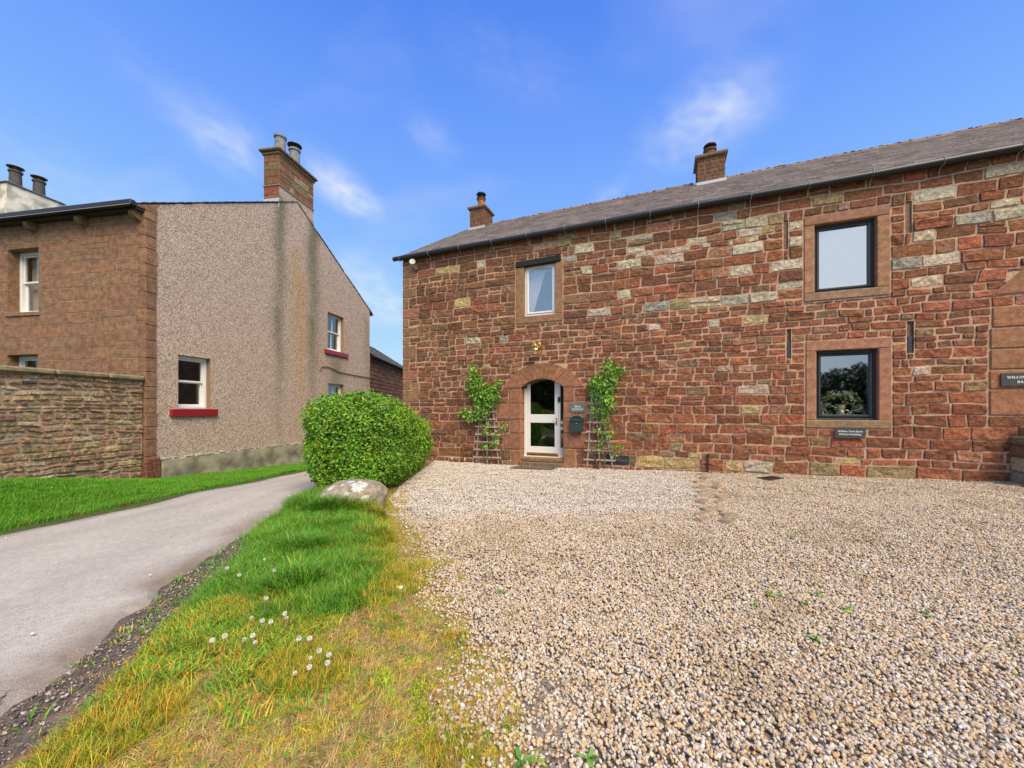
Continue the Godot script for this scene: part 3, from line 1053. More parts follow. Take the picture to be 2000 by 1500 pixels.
		for k in [0, 4]:
			var a0: Vector3 = shrink.call(p_in[k])
			var b0: Vector3 = shrink.call(p_out[k])
			st._out(a0 + zf, b0 + zf, b0 + zb, Vector3(0, 0, -0.15), c); st._out(a0 + zf, b0 + zb, a0 + zb, Vector3(0, 0, -0.15), c)
		put("arch_stone", st.mesh(), M.dressed, b, Transform3D(Basis.IDENTITY, ce))
	# doorway floor and steps
	dressed_block("door_sill", b, I, 3.925, 5.085, 0.13, 0.235, 0.02, 0.45, Color(0.34, 0.20, 0.12), M.dressed, 0.015)
	dressed_block("door_step", b, I, 3.88, 5.12, -0.15, 0.125, 0.06, 0.40, Color(0.28, 0.19, 0.12), M.dressed, 0.02)
	# window surrounds
	for s in [[10.28, 11.68, 3.80, 5.58, 10.46, 11.48, 3.965, 5.39], [10.31, 11.70, 1.15, 2.96, 10.49, 11.505, 1.315, 2.755]]:
		var c := Color(0.50, 0.255, 0.15)
		dressed_block("lintel", b, I, s[0], s[1], s[7], s[3], 0.022, 0.3, vary(c, 0.06), M.dressed)
		dressed_block("window_jamb", b, I, s[0], s[4], s[6] + 0.003, s[7] - 0.003, 0.02, 0.3, vary(c, 0.06), M.dressed)
		dressed_block("window_jamb", b, I, s[5], s[1], s[6] + 0.003, s[7] - 0.003, 0.02, 0.3, vary(c, 0.06), M.dressed)
		dressed_block("sill", b, I, s[0], s[1], s[2], s[6], 0.026, 0.3, vary(Color(0.44, 0.28, 0.165), 0.06), M.dressed)
		taken.append([s[0] - 0.012, s[1] + 0.012, s[2] - 0.012, s[3] + 0.012])
	var c1 := Color(0.40, 0.225, 0.12)
	dressed_block("window_jamb", b, I, 3.77, 4.0, 4.06, 5.40, 0.02, 0.3, vary(c1, 0.08), M.dressed)
	dressed_block("window_jamb", b, I, 4.88, 5.07, 4.06, 5.40, 0.02, 0.3, vary(c1, 0.08), M.dressed)
	dressed_block("sill", b, I, 3.77, 5.07, 3.86, 4.055, 0.024, 0.3, vary(c1, 0.08), M.dressed)
	var lint := MB.new()
	lint.box(Vector3(-0.65, -0.085, -0.3), Vector3(0.62, 0.085, 0.05), Color(0.035, 0.03, 0.026), 0.02)
	put("timber_lintel", lint.mesh(), M.timber, b, Transform3D(Basis(Vector3(0, 0, 1), 0.015), Vector3(4.41, 5.49, 0))).set_meta("label", "blackened timber lintel over the small white window")
	taken.append([3.755, 5.085, 3.85, 5.41])
	taken.append([3.74, 5.06, 5.40, 5.59])
	# narrow vents
	for i in slits.size():
		var s: Array = slits[i]
		var dark := i >= 2
		var ve := one_box(Vector3(-0.06, -0.33, -0.2), Vector3(0.06, 0.33, -0.03 if not dark else -0.05), Color(0.38, 0.22, 0.14), 0.0)
		put("vent_slit", ve, M.dressed, b, Transform3D(Basis.IDENTITY, Vector3((s[0] + s[1]) / 2, (s[2] + s[3]) / 2, 0)))
		if dark:
			put("vent_strap", one_box(Vector3(-0.036, -0.30, -0.048), Vector3(0.036, 0.16, -0.01), Color(0.045, 0.05, 0.06), 0.006), M.plastic, b, Transform3D(Basis.IDENTITY, Vector3((s[0] + s[1]) / 2, s[2] + 0.17, 0)))
		taken.append([s[0] - 0.005, s[1] + 0.005, s[2], s[3]])
	# tall dressed blocks of the next doorway and the springer of its arch
	for q in [[13.12, 13.80, 3.03, 3.41], [13.09, 13.80, 2.64, 3.02], [13.09, 13.80, 2.26, 2.63], [13.08, 13.80, 1.90, 2.25], [13.08, 13.80, 1.42, 1.89]]:
		dressed_block("jamb_stone", b, I, q[0] + 0.008, q[1], q[2] + 0.006, q[3] - 0.006, 0.026, 0.3, vary(Color(0.46, 0.21, 0.11), 0.1), M.dressed, 0.016)
		taken.append([q[0] - 0.01, q[1], q[2], q[3]])
	var sp := MB.new()
	var tp := [Vector3(13.11, 3.64, 0), Vector3(14.3, 3.62, 0), Vector3(14.3, 4.55, 0), Vector3(13.95, 4.42, 0), Vector3(13.54, 4.06, 0)]
	for k in range(1, 4):
		sp._out(tp[0] + Vector3(0, 0, 0.03), tp[k] + Vector3(0, 0, 0.03), tp[k + 1] + Vector3(0, 0, 0.03), Vector3(13.8, 3.9, -1), red)
	for k in 5:
		var p: Vector3 = tp[k]
		var q: Vector3 = tp[(k + 1) % 5]
		var zz := Vector3(0, 0, -0.05)
		var zo := Vector3(0, 0, 0.03)
		sp._out(p + zo, q + zo, q + zz, Vector3(13.8, 3.9, 0), red); sp._out(p + zo, q + zz, p + zz, Vector3(13.8, 3.9, 0), red)
	put("arch_springer", sp.mesh(), M.dressed, b)
	taken.append([13.32, 14.3, 3.64, 4.02])
	taken.append([13.62, 14.3, 4.02, 4.4])
	put("side_door", one_box(Vector3(13.81, 0.2, -0.2), Vector3(15.2, 3.62, -0.12), Color(0.12, 0.13, 0.12)), M.timber, b)
	taken.append([13.80, 15.2, -0.2, 3.64])
	# the stones themselves
	var list := courses(0.0, BARN_L, 0.42, 6.20, Vector2(0.125, 0.25), Vector2(0.24, 0.58), taken, 0.018, arch_out)
	list.append_array(courses(0.0, BARN_L, 0.14, 0.42, Vector2(0.26, 0.28), Vector2(0.28, 0.62), taken, 0.020))
	list.append_array(courses(0.0, BARN_L, -0.15, 0.14, Vector2(0.13, 0.16), Vector2(0.18, 0.5), taken, 0.03))
	lay_stones(b, I, list, Vector2(0.006, 0.032), 0.021, barn_stone_colour, M.stone, 300, 0.014, 0.032, taken)
	# windows and door
	casement(b, I, 4.0, 4.88, 4.06, 5.42, -0.07, Color(0.78, 0.79, 0.80), M.coated_low, "small white casement window above the door")
	var grey := Color(0.030, 0.036, 0.047)
	casement(b, I, 10.46, 11.48, 3.965, 5.39, -0.10, grey, M.coated, "upper anthracite casement window mirroring the sky")
	casement(b, I, 10.49, 11.505, 1.315, 2.755, -0.10, grey, M.coated_low, "lower anthracite casement window with flowers behind it")
	for q in [[10.46, 11.48, 3.965], [10.49, 11.505, 1.315]]:
		put("window_cill", one_box(Vector3(q[0] + 0.003, q[2], -0.16), Vector3(q[1] - 0.003, q[2] + 0.028, -0.055), grey, 0.006), M.plastic, b)
	make_door(b)
	# roof
	var tones := [Color(0.54, 0.465, 0.445), Color(0.60, 0.52, 0.495), Color(0.50, 0.435, 0.42), Color(0.65, 0.57, 0.54), Color(0.46, 0.40, 0.39)]
	slate_slope(b, -0.14, BARN_L + 0.1, Vector3(0, 6.20, 0.13), Vector3(0, 8.95, -4.24), 0.20, tones)
	slate_slope(b, -0.14, BARN_L + 0.1, Vector3(0, 6.20, -8.61), Vector3(0, 8.95, -4.24), 0.20, tones)
	var u := -0.12
	while u < BARN_L + 0.05:
		if not (u > -0.2 and u < 0.5) and not (u > 8.25 and u < 9.25):
			var rt := MB.new()
			var c := vary(Color(0.27, 0.17, 0.115), 0.2, 0.06)
			var lift := rng.randf_range(0.0, 0.012)
			for s in [-1.0, 1.0]:
				var top := Vector3(0, 0.055 + lift, 0)
				var low := Vector3(0, -0.085 + lift, s * 0.17)
				var e := Vector3(0.222, 0, 0)
				var th := Vector3(0, -0.022, 0)
				rt._out(top - e, top + e, low + e, Vector3(0, -0.5, 0), c); rt._out(top - e, low + e, low - e, Vector3(0, -0.5, 0), c)
				rt._out(low - e, low + e, low + e + th, Vector3(0, -0.09, 0), c); rt._out(low - e, low + e + th, low - e + th, Vector3(0, -0.09, 0), c)
				for k in [-1.0, 1.0]:
					rt._out(top + e * k, low + e * k, low + e * k + th, Vector3.ZERO, c); rt._out(top + e * k, low + e * k + th, top + e * k + th, Vector3.ZERO, c)
			# lumps of lichen and moss
			for k in 5:
				var lp := Vector3(rng.randf_range(-0.2, 0.2), 0.0, rng.randf_range(-0.03, 0.10))
				lp.y = 0.055 + lift - absf(lp.z) * 0.82
				var lc := vary([Color(0.52, 0.49, 0.40), Color(0.30, 0.27, 0.10), Color(0.16, 0.11, 0.08)][rng.randi() % 3], 0.15)
				var sz := rng.randf_range(0.02, 0.05)
				rt.box(lp - Vector3(sz, 0.01, sz * 0.7), lp + Vector3(sz, rng.randf_range(0.012, 0.03), sz * 0.7), lc, 0.012)
			put("ridge_tile", rt.mesh(), M.slate, b, Transform3D(Basis(Vector3.RIGHT, rng.randf_range(-0.03, 0.03)), Vector3(u + 0.225, 8.975, -4.24)))
		u += 0.45
	# gutter with galvanised straps
	var g := MB.new()
	var path := PackedVector3Array()
	var rad := PackedFloat32Array()
	for i in 40:
		var t := i / 39.0
		path.append(Vector3(lerpf(-0.22, BARN_L + 0.1, t), 6.165 + 0.010 * sin(t * 17.0) , 0.165))
		rad.append(0.066)
	g.tube(path, rad, 12, Color(0.022, 0.024, 0.028))
	put("gutter", g.mesh(), M.plastic, b)
	put("fascia", one_box(Vector3(-0.1, 6.14, 0.04), Vector3(BARN_L, 6.24, 0.09), Color(0.03, 0.03, 0.032)), M.matt, b)
	u = 0.02
	while u < BARN_L:
		var s := MB.new()
		var arc := PackedVector3Array([Vector3(0, 0.075, 0.02), Vector3(0, 0.06, 0.06), Vector3(0, 0.0, 0.072), Vector3(0, -0.055, 0.045), Vector3(0, -0.072, 0.0), Vector3(0, -0.06, -0.05), Vector3(0, -0.12, -0.10), Vector3(0, -0.20, -0.12)])
		s.tube(arc, PackedFloat32Array([0.006, 0.006, 0.006, 0.006, 0.006, 0.006, 0.006, 0.006]), 5, Color(0.45, 0.46, 0.47))
		put("gutter_strap", s.mesh(), M.lead, b, Transform3D(Basis.IDENTITY, Vector3(u, 6.165, 0.165)))
		u += 1.03
	barn_chimney(b, 0.276, 0.936, 9.62, true)
	barn_chimney(b, 8.515, 9.31, 9.66, false)

func barn_chimney(b: Node3D, u0: float, u1: float, top: float, clay: bool) -> void:
	var z0 := -4.62
	var z1 := -3.84
	var w := u1 - u0
	var mid := Vector3((u0 + u1) / 2, 0, -4.23)
	var core := MB.new()
	core.box(Vector3(-w / 2 + 0.012, 8.1, -0.39 + 0.012), Vector3(w / 2 - 0.012, top - 0.09, 0.39 - 0.012), Color(0.33, 0.21, 0.13))
	var ch := put("chimney", core.mesh(), M.mortar, b, Transform3D(Basis.IDENTITY, mid))
	ch.set_meta("label", "end chimney with terracotta pot" if clay else "ridge chimney with banded brown pot")
	var faces := [[Transform3D(Basis.IDENTITY, Vector3(0, 0, 0.378)), w], [Transform3D(Basis(Vector3.UP, PI / 2 if clay else -PI / 2), Vector3((w / 2 - 0.012) * (1 if clay else -1), 0, 0)), 0.78]]
	for f in faces:
		for r in courses(-f[1] / 2, f[1] / 2, 8.45, top - 0.09, Vector2(0.09, 0.15), Vector2(0.14, 0.34), [], 0.012):
			var mb := MB.new()
			rock(mb, r[1] - r[0], r[3] - r[2], 0.012, 0.009, vary(Color(0.25, 0.14, 0.08).lerp(Color(0.30, 0.12, 0.065), rng.randf()), 0.2), 0.012)
			put("stone", mb.mesh(), M.stone, ch, f[0] * Transform3D(Basis.IDENTITY, Vector3((r[0] + r[1]) / 2, (r[2] + r[3]) / 2, 0)))
	put("cap", one_box(Vector3(-w / 2 - 0.07, top - 0.09, -0.46), Vector3(w / 2 + 0.07, top, 0.46), Color(0.27, 0.19, 0.12), 0.015), M.dressed, ch)
	var fl := MB.new()
	fl.box(Vector3(-w / 2 - 0.03, 8.50, 0.39), Vector3(w / 2 + 0.03, 8.80, 0.412), Color(0.47, 0.50, 0.54), 0.004)
	fl.box(Vector3(-w / 2 - 0.03, 8.48, 0.40), Vector3(w / 2 + 0.03, 8.775, 0.43), Color(0.47, 0.50, 0.54), 0.004)
	put("flashing", fl.mesh(), M.lead, ch)
	var pot := MB.new()
	if clay:
		pot.lathe([[0.16, 0.0], [0.15, 0.05], [0.14, 0.08], [0.135, 0.38], [0.16, 0.40], [0.16, 0.46], [0.11, 0.46]], 20, Color(0.52, 0.20, 0.075))
	else:
		pot.lathe([[0.22, 0.0], [0.20, 0.06], [0.17, 0.08], [0.17, 0.14], [0.20, 0.15], [0.20, 0.21], [0.17, 0.22], [0.17, 0.28], [0.20, 0.29], [0.20, 0.34], [0.13, 0.34]], 20, Color(0.22, 0.11, 0.075))
	put("pot", pot.mesh(), M.dressed, ch, Transform3D(Basis.IDENTITY, Vector3(0, top, 0)))
	var cw := MB.new()
	var hb := top + (0.46 if clay else 0.34)
	var k := 0.17 if clay else 0.10
	if clay:
		cw.lathe([[0.19, hb + 0.0], [0.19, hb + 0.03], [0.09, hb + 0.035]], 20)
	for i in 4:
		var an := TAU * i / 4 + 0.4
		cw.tube(PackedVector3Array([Vector3(cos(an) * 0.09, hb, sin(an) * 0.09), Vector3(cos(an) * 0.09, hb + k, sin(an) * 0.09)]), PackedFloat32Array([0.012, 0.012]), 5)
	cw.lathe([[0.0, hb + k - 0.01], [0.18, hb + k - 0.01], [0.20, hb + k + 0.01], [0.18, hb + k + 0.05], [0.06, hb + k + 0.085], [0.0, hb + k + 0.09]], 20)
	cw.c.fill(Color(0.02, 0.02, 0.022))
	put("cowl", cw.mesh(), M.plastic, ch)

func make_door(b: Node3D) -> void:
	var c := Color(0.80, 0.80, 0.79)
	var z := -0.20
	# frame set back in the arch
	var fr := MB.new()
	fr.box(Vector3(3.925, 0.24, z - 0.09), Vector3(4.005, 2.12, z), c, 0.008)
	fr.box(Vector3(4.90, 0.24, z - 0.09), Vector3(4.955, 2.26, z), c, 0.008)
	fr.box(Vector3(5.045, 0.24, z - 0.09), Vector3(5.085, 2.13, z), c, 0.008)
	fr.box(Vector3(4.956, 0.24, z - 0.085), Vector3(5.044, 0.50, z - 0.005), c, 0.006)
	fr.box(Vector3(4.956, 0.99, z - 0.085), Vector3(5.044, 1.06, z - 0.005), c, 0.006)
	fr.box(Vector3(4.956, 1.15, z - 0.085), Vector3(5.044, 1.22, z - 0.005), c, 0.006)
	var door_frame := put("door_frame", fr.mesh(), M.paint, b)
	put("side_pane", one_box(Vector3(4.957, 0.5, z - 0.05), Vector3(5.043, 0.99, z - 0.045), Color.WHITE), M.glass, door_frame)
	put("side_pane", one_box(Vector3(4.957, 1.22, z - 0.05), Vector3(5.043, 2.22, z - 0.045), Color.WHITE), M.glass, door_frame)
	put("letter_plate", one_box(Vector3(4.957, 1.065, z - 0.06), Vector3(5.043, 1.145, z - 0.03), Color(0.55, 0.5, 0.35), 0.004), M.brass, door_frame)
	# the leaf: stiles, rails and two panes
	var d := MB.new()
	d.box(Vector3(4.008, 0.30, z - 0.06), Vector3(4.10, 2.235, z - 0.015), c, 0.006)
	d.box(Vector3(4.795, 0.30, z - 0.06), Vector3(4.897, 2.30, z - 0.015), c, 0.006)
	d.box(Vector3(4.101, 0.30, z - 0.06), Vector3(4.794, 0.52, z - 0.016), c, 0.006)
	d.box(Vector3(4.101, 1.17, z - 0.06), Vector3(4.794, 1.40, z - 0.016), c, 0.006)
	var door := put("door", d.mesh(), M.paint, b)
	door.set_meta("label", "white painted door with two large panes")
	put("pane", one_box(Vector3(4.10, 0.52, z - 0.042), Vector3(4.795, 1.17, z - 0.036), Color.WHITE), M.glass, door)
	put("pane", one_box(Vector3(4.10, 1.40, z - 0.042), Vector3(4.795, 2.34, z - 0.036), Color.WHITE), M.glass, door)
	var wb := MB.new()
	wb.tube(PackedVector3Array([Vector3(4.02, 0.335, z), Vector3(4.88, 0.335, z)]), PackedFloat32Array([0.028, 0.028]), 10)
	wb.box(Vector3(4.02, 0.27, z - 0.02), Vector3(4.88, 0.30, z + 0.05))
	put("weather_bar", wb.mesh(), M.brass, door)
	var hd := MB.new()
	hd.box(Vector3(4.825, 1.10, z - 0.018), Vector3(4.868, 1.30, z - 0.006), Color.WHITE, 0.006)
	hd.tube(PackedVector3Array([Vector3(4.846, 1.235, z - 0.01), Vector3(4.846, 1.235, z + 0.045), Vector3(4.74, 1.23, z + 0.05)]), PackedFloat32Array([0.010, 0.010, 0.008]), 8)
	put("handle", hd.mesh(), M.brass, door)
	put("threshold", one_box(Vector3(3.93, 0.236, z - 0.12), Vector3(5.08, 0.268, z + 0.06), Color(0.75, 0.72, 0.65), 0.008), M.paint, b)

# ---------------------------------------------------------------- the roughcast house over the lane
const HOUSE_X := 9.70
const HOUSE_Z := 12.6

func roof_line(x: float) -> float:
	return 6.25 + 2.62 * (1.0 - absf(x - 4.85) / 4.85)

func roughcast() -> StandardMaterial3D:
	# pebbledash: stones of several colours, with rain streaks and algae where the photograph shows them
	var w := 1024
	var sx := 10.0 / w
	var out := PackedByteArray()
	out.resize(w * w * 3)
	var hb := PackedByteArray()
	hb.resize(w * w)
	var g := FastNoiseLite.new()
	g.seed = 4
	g.frequency = 0.35
	g.fractal_octaves = 2
	var pal := [Color8(188, 174, 160), Color8(172, 154, 140), Color8(150, 132, 118), Color8(194, 182, 168), Color8(132, 112, 100), Color8(166, 148, 136), Color8(112, 96, 86), Color8(180, 162, 144), Color8(200, 188, 176)]
	var r2 := RandomNumberGenerator.new()
	r2.seed = 99
	var streaks := [[4.05, 8.9, 0.26, 1.0, 0], [5.75, 8.7, 0.32, 1.1, 0], [4.9, 7.4, 0.30, 0.6, 1], [5.15, 6.5, 0.25, 0.5, 1], [7.1, 3.75, 0.45, 0.65, 0], [4.0, 5.0, 0.20, 0.4, 0], [5.6, 5.2, 0.2, 0.4, 0], [9.45, 6.0, 0.25, 0.4, 0]]
	for y in w:
		var vy := (w - 1 - y) * sx
		var soft := []
		for s in streaks:
			var below: float = s[1] - vy
			var wob := g.get_noise_2d(vy * 2.0, s[0] * 9.0) * 0.12
			soft.append([s[0] + wob, s[2], s[3] * clampf(below / 0.3, 0, 1) * clampf(1.0 - below / 7.0, 0, 1), s[4]])
		for x in w:
			var ux := x * sx
			# three-pixel stones, jittered
			var cx := int(x / 1.35 + 0.6 * sin(y * 1.7))
			var cy := int(y / 1.35 + 0.6 * sin(x * 1.3))
			var hsh := (cx * 374761393 + cy * 668265263) & 0x7fffffff
			hsh = ((hsh ^ (hsh >> 13)) * 1274126177) & 0x7fffffff
			var c: Color = pal[(hsh >> 8) % 9]
			var k := 0.98 + ((hsh >> 16) & 63) / 63.0 * 0.2
			var st := 0.0
			var och := 0.0
			for s in soft:
				var dx: float = (ux - s[0]) / s[1]
				if absf(dx) < 2.0:
					var q: float = s[2] * exp(-dx * dx) * (0.55 + ((hsh >> 20) & 31) / 31.0 * 0.6)
					if s[3]:
						och += q
					else:
						st += q
			var r := c.r * k
			var gg := c.g * k
			var bl := c.b * k
			st = minf(st, 1.0)
			och = minf(och, 1.0)
			r *= 1.0 - 0.42 * st; gg *= 1.0 - 0.36 * st; bl *= 1.0 - 0.44 * st
			gg *= 1.0 - 0.10 * och; bl *= 1.0 - 0.32 * och
			var i := (y * w + x)
			out[i * 3] = int(clampf(r, 0, 1) * 255)
			out[i * 3 + 1] = int(clampf(gg, 0, 1) * 255)
			out[i * 3 + 2] = int(clampf(bl, 0, 1) * 255)
			hb[i] = (hsh >> 10) & 255
	var m := mat(Color(1.0, 0.965, 0.945), 0.95)
	m.albedo_texture = tex(w, out)
	m.heightmap_enabled = true
	m.heightmap_texture = tex(w, hb, Image.FORMAT_L8)
	m.heightmap_scale = 0.8
	return m

func make_house() -> void:
	var h := thing("roughcast_house", "two storey house with pebbledash gable, red sills and brown ashlar front", "house", house_xf)
	M.roughcast = roughcast()
	# gable: x along the wall away from the camera, z towards the lane
	var holes := [[0.74, 1.60, 1.555, 2.91], [6.56, 7.62, 3.94, 5.45], [6.60, 7.62, 1.0, 2.59]]
	var mb := MB.new()
	var top := roof_line
	panel(mb, [0.235, 4.85, HOUSE_X], flat(-1.2), func(x): return roof_line(x) + 0.035, holes, 0.0, 1.0, Vector2(0.1, 0.1))
	for q in holes:
		for e in [[Vector3(q[0], q[2], 0), Vector3(q[0], q[3], 0)], [Vector3(q[1], q[3], 0), Vector3(q[1], q[2], 0)], [Vector3(q[0], q[3], 0), Vector3(q[1], q[3], 0)], [Vector3(q[1], q[2], 0), Vector3(q[0], q[2], 0)]]:
			var dz := Vector3(0, 0, -0.22)
			var ce := Vector3((q[0] + q[1]) / 2, (q[2] + q[3]) / 2, -0.1)
			var p := [e[0], e[1], e[1] + dz, e[0] + dz]
			var nn: Vector3 = (p[1] - p[0]).cross(p[2] - p[0])
			if nn.dot(ce - p[0]) < 0:
				p.reverse()
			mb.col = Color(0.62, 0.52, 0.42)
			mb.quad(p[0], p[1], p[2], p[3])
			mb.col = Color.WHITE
	put("gable_wall", mb.mesh(), M.roughcast, h)
	# the rest of the shell
	var sh := MB.new()
	sh.col = Color(0.45, 0.40, 0.36)
	var inner := [[0.5, 1.8, 1.3, 3.1], [6.4, 7.8, 3.8, 5.6], [6.4, 7.8, 0.9, 2.7]]
	panel(sh, [0.3, 4.85, HOUSE_X - 0.02], flat(-1.2), func(x): return roof_line(x) - 0.12, inner, -0.35, -1.0)
	sh.xf = Transform3D(Basis.IDENTITY, Vector3(0, 0, -HOUSE_Z))
	panel(sh, [0.0, 4.85, HOUSE_X], flat(-1.2), top, [], 0.0, -1.0)
	sh.xf = Transform3D.IDENTITY
	sh.box(Vector3(HOUSE_X - 0.35, -1.2, -HOUSE_Z), Vector3(HOUSE_X - 0.001, 6.2, -0.3))
	sh.box(Vector3(0.4, 3.1, -HOUSE_Z), Vector3(HOUSE_X - 0.4, 3.4, -0.4))
	sh.box(Vector3(0.4, -0.4, -HOUSE_Z), Vector3(HOUSE_X - 0.4, 0.2, -0.4))
	sh.box(Vector3(4.6, 0.2, -HOUSE_Z + 0.1), Vector3(4.75, 6.2, -0.4))
	put("shell", sh.mesh(), M.plaster, h)
	# front: joints behind the ashlar; seen in its own frame, u from the corner to the left as -z
	var ff := Transform3D(Basis(Vector3(0, 0, 1), Vector3.UP, Vector3(-1, 0, 0)), Vector3.ZERO)   # u = +z, outward = -x
	var fh := [[-4.18, -3.19, 3.945, 5.525], [-4.20, -3.21, 1.35, 2.89]]
	var fm := MB.new()
	fm.xf = ff
	fm.col = Color(0.60, 0.43, 0.31)
	panel(fm, [-HOUSE_Z, 0.0], flat(-1.2), flat(6.25), fh)
	put("front_wall", fm.mesh(), M.mortar, h)
	var ins := MB.new()
	ins.xf = ff
	ins.col = Color(0.45, 0.42, 0.4)
	panel(ins, [-HOUSE_Z, -0.4], flat(-1.2), flat(6.15), [[-4.4, -3.0, 3.8, 5.7], [-4.4, -3.0, 1.2, 3.0]], -0.4, -1.0)
	put("inner_wall", ins.mesh(), M.plaster, h)
	var no := []
	for q in fh:
		no.append([q[0], q[1], q[2], q[3]])
	var list := courses(-6.4, 0.0, -0.6, 6.14, Vector2(0.27, 0.33), Vector2(0.42, 0.95), no, 0.008)
	var paint := func(_r): return vary(Color(0.38, 0.20, 0.115).lerp(Color(0.34, 0.20, 0.12), rng.randf()), 0.08, 0.03)
	lay_stones(h, ff, list, Vector2(0.004, 0.010), 0.003, paint, M.ashlar, 300, 0.005)
	# plain ashlar margin round the deep reveals
	for q in fh:
		for e in [[q[0] - 0.003, q[0], q[2], q[3]], [q[1], q[1] + 0.003, q[2], q[3]]]:
			put("reveal", one_box(Vector3(e[0], e[2], -0.36), Vector3(e[1] + 0.001, e[3], 0.004), Color(0.36, 0.20, 0.117)), M.ashlar, h, ff)
		put("reveal", one_box(Vector3(q[0], q[3], -0.36), Vector3(q[1], q[3] + 0.003, 0.004), Color(0.36, 0.20, 0.117)), M.ashlar, h, ff)
		put("sill", one_box(Vector3(q[0] - 0.06, q[2] - 0.10, -0.36), Vector3(q[1] + 0.06, q[2] - 0.001, 0.035), Color(0.36, 0.20, 0.117), 0.01), M.ashlar, h, ff)
	sash_window(h, ff, -4.18, -3.19, 3.945, 5.525, -0.20, "upper sash window in the brown stone front")
	sash_window(h, ff, -4.20, -3.21, 1.36, 2.89, -0.20, "lower sash window behind the boundary wall")
	curtain(h, ff * Transform3D(Basis.IDENTITY, Vector3(-4.12, 4.0, -0.42)), 0.30, 1.5, Color(0.42, 0.40, 0.36))
	# quoins of the corner, returned on the gable
	var v := -0.7
	while v < 6.1:
		var hh := minf(rng.randf_range(0.28, 0.42), 6.163 - v)
		put("quoin", one_box(Vector3(-0.012, v + 0.004, -0.2), Vector3(0.235 + rng.randf_range(-0.012, 0.015), v + hh - 0.004, 0.022), vary(Color(0.36, 0.195, 0.115), 0.14), 0.012), M.ashlar, h)
		v += hh
	var wg := MB.new()
	var wp := [Vector3(-0.19, 6.165, 0), Vector3(0.237, 6.165, 0), Vector3(0.237, 6.405, 0), Vector3(-0.19, 6.185, 0)]
	for k in 4:
		var p0: Vector3 = wp[k]
		var p1: Vector3 = wp[(k + 1) % 4]
		wg._out(p0 + Vector3(0, 0, 0.02), p1 + Vector3(0, 0, 0.02), p1 + Vector3(0, 0, -0.3), Vector3(0.1, 6.25, -0.1), null); wg._out(p0 + Vector3(0, 0, 0.02), p1 + Vector3(0, 0, -0.3), p0 + Vector3(0, 0, -0.3), Vector3(0.1, 6.25, -0.1), null)
	wg.quad(wp[0] + Vector3(0, 0, 0.02), wp[1] + Vector3(0, 0, 0.02), wp[2] + Vector3(0, 0, 0.02), wp[3] + Vector3(0, 0, 0.02))
	wg.c.fill(Color(0.36, 0.195, 0.115))
	put("kneeler", wg.mesh(), M.ashlar, h)
	# plinth with crumbling white-washed edge
	var pl := MB.new()
	pl.col = Color(0.40, 0.375, 0.27)
	pl.box(Vector3(0.31, -1.2, -0.02), Vector3(HOUSE_X + 0.01, 0.33, 0.075), null, 0.02)
	put("plinth", pl.mesh(), M.plaster, h)
	for i in 30:
		var x := 0.35 + i * 0.31 + rng.randf_range(-0.06, 0.06)
		var lp := MB.new()
		rock(lp, rng.randf_range(0.16, 0.32), rng.randf_range(0.06, 0.10), 0.02, 0.012, vary(Color(0.52, 0.48, 0.40) if rng.randf() < 0.6 else Color(0.38, 0.33, 0.26), 0.12), 0.02)
		put("plinth_coping", lp.mesh(), M.boulder, h, Transform3D(Basis(Vector3.RIGHT, -0.5), Vector3(x, 0.35, 0.055)))
	put("corner_block", one_box(Vector3(-0.05, -0.5, -0.1), Vector3(0.305, 0.40, 0.07), Color(0.28, 0.11, 0.07), 0.03), M.stone, h)
	# red sills and the gable windows
	var redp := Color(0.27, 0.018, 0.020)
	for q in [[0.53, 1.76, 1.36, 1.545], [6.36, 7.88, 3.76, 3.93]]:
		put("red_sill", one_box(Vector3(q[0], q[2], -0.2), Vector3(q[1], q[3], 0.075), redp, 0.01), M.paint, h)
	sash_window(h, Transform3D.IDENTITY, 0.74, 1.60, 1.555, 2.91, -0.13, "sash window over a red sill at the near end of the gable")
	sash_window(h, Transform3D.IDENTITY, 6.56, 7.62, 3.94, 5.45, -0.13, "upper sash window over a red sill at the far end of the gable", true)
	sash_window(h, Transform3D.IDENTITY, 6.60, 7.62, 1.0, 2.59, -0.13, "lower sash window rising behind the hedge", true)
	var cb := MB.new()
	var pts := PackedVector3Array()
	var rad := PackedFloat32Array()
	for q in [[6.05, 3.02], [6.15, 3.20], [6.5, 3.24], [6.9, 3.18], [7.3, 3.10], [8.2, 3.07], [9.1, 3.06], [9.75, 3.06]]:
		pts.append(Vector3(q[0], q[1], 0.03)); rad.append(0.018)
	cb.tube(pts, rad, 6, Color(0.12, 0.10, 0.09))
	put("cable", cb.mesh(), M.matt, h)
	# roof: slopes run along z, so turn the slope frame
	var tones := [Color(0.13, 0.13, 0.14), Color(0.17, 0.17, 0.18), Color(0.10, 0.10, 0.11)]
	var roof := Node3D.new()
	roof.name = "roof"
	h.add_child(roof)
	roof.transform = Transform3D(Basis(Vector3(0, 0, 1), Vector3.UP, Vector3(-1, 0, 0)), Vector3.ZERO)   # x -> z, z -> -x
	slate_slope(roof, -HOUSE_Z - 0.05, 0.03, Vector3(0, 6.20, 0.20), Vector3(0, 8.93, -4.85), 0.24, tones)
	slate_slope(roof, -HOUSE_Z - 0.05, 0.03, Vector3(0, 6.20, -9.90), Vector3(0, 8.93, -4.85), 0.24, tones)
	var g := MB.new()
	g.box(Vector3(-0.33, 6.13, -HOUSE_Z), Vector3(-0.20, 6.255, 0.03), Color(0.02, 0.02, 0.022), 0.02)
	g.box(Vector3(-0.19, 6.10, -HOUSE_Z), Vector3(-0.0, 6.16, -0.01), Color(0.035, 0.03, 0.028))
	put("gutter", g.mesh(), M.plastic, h)
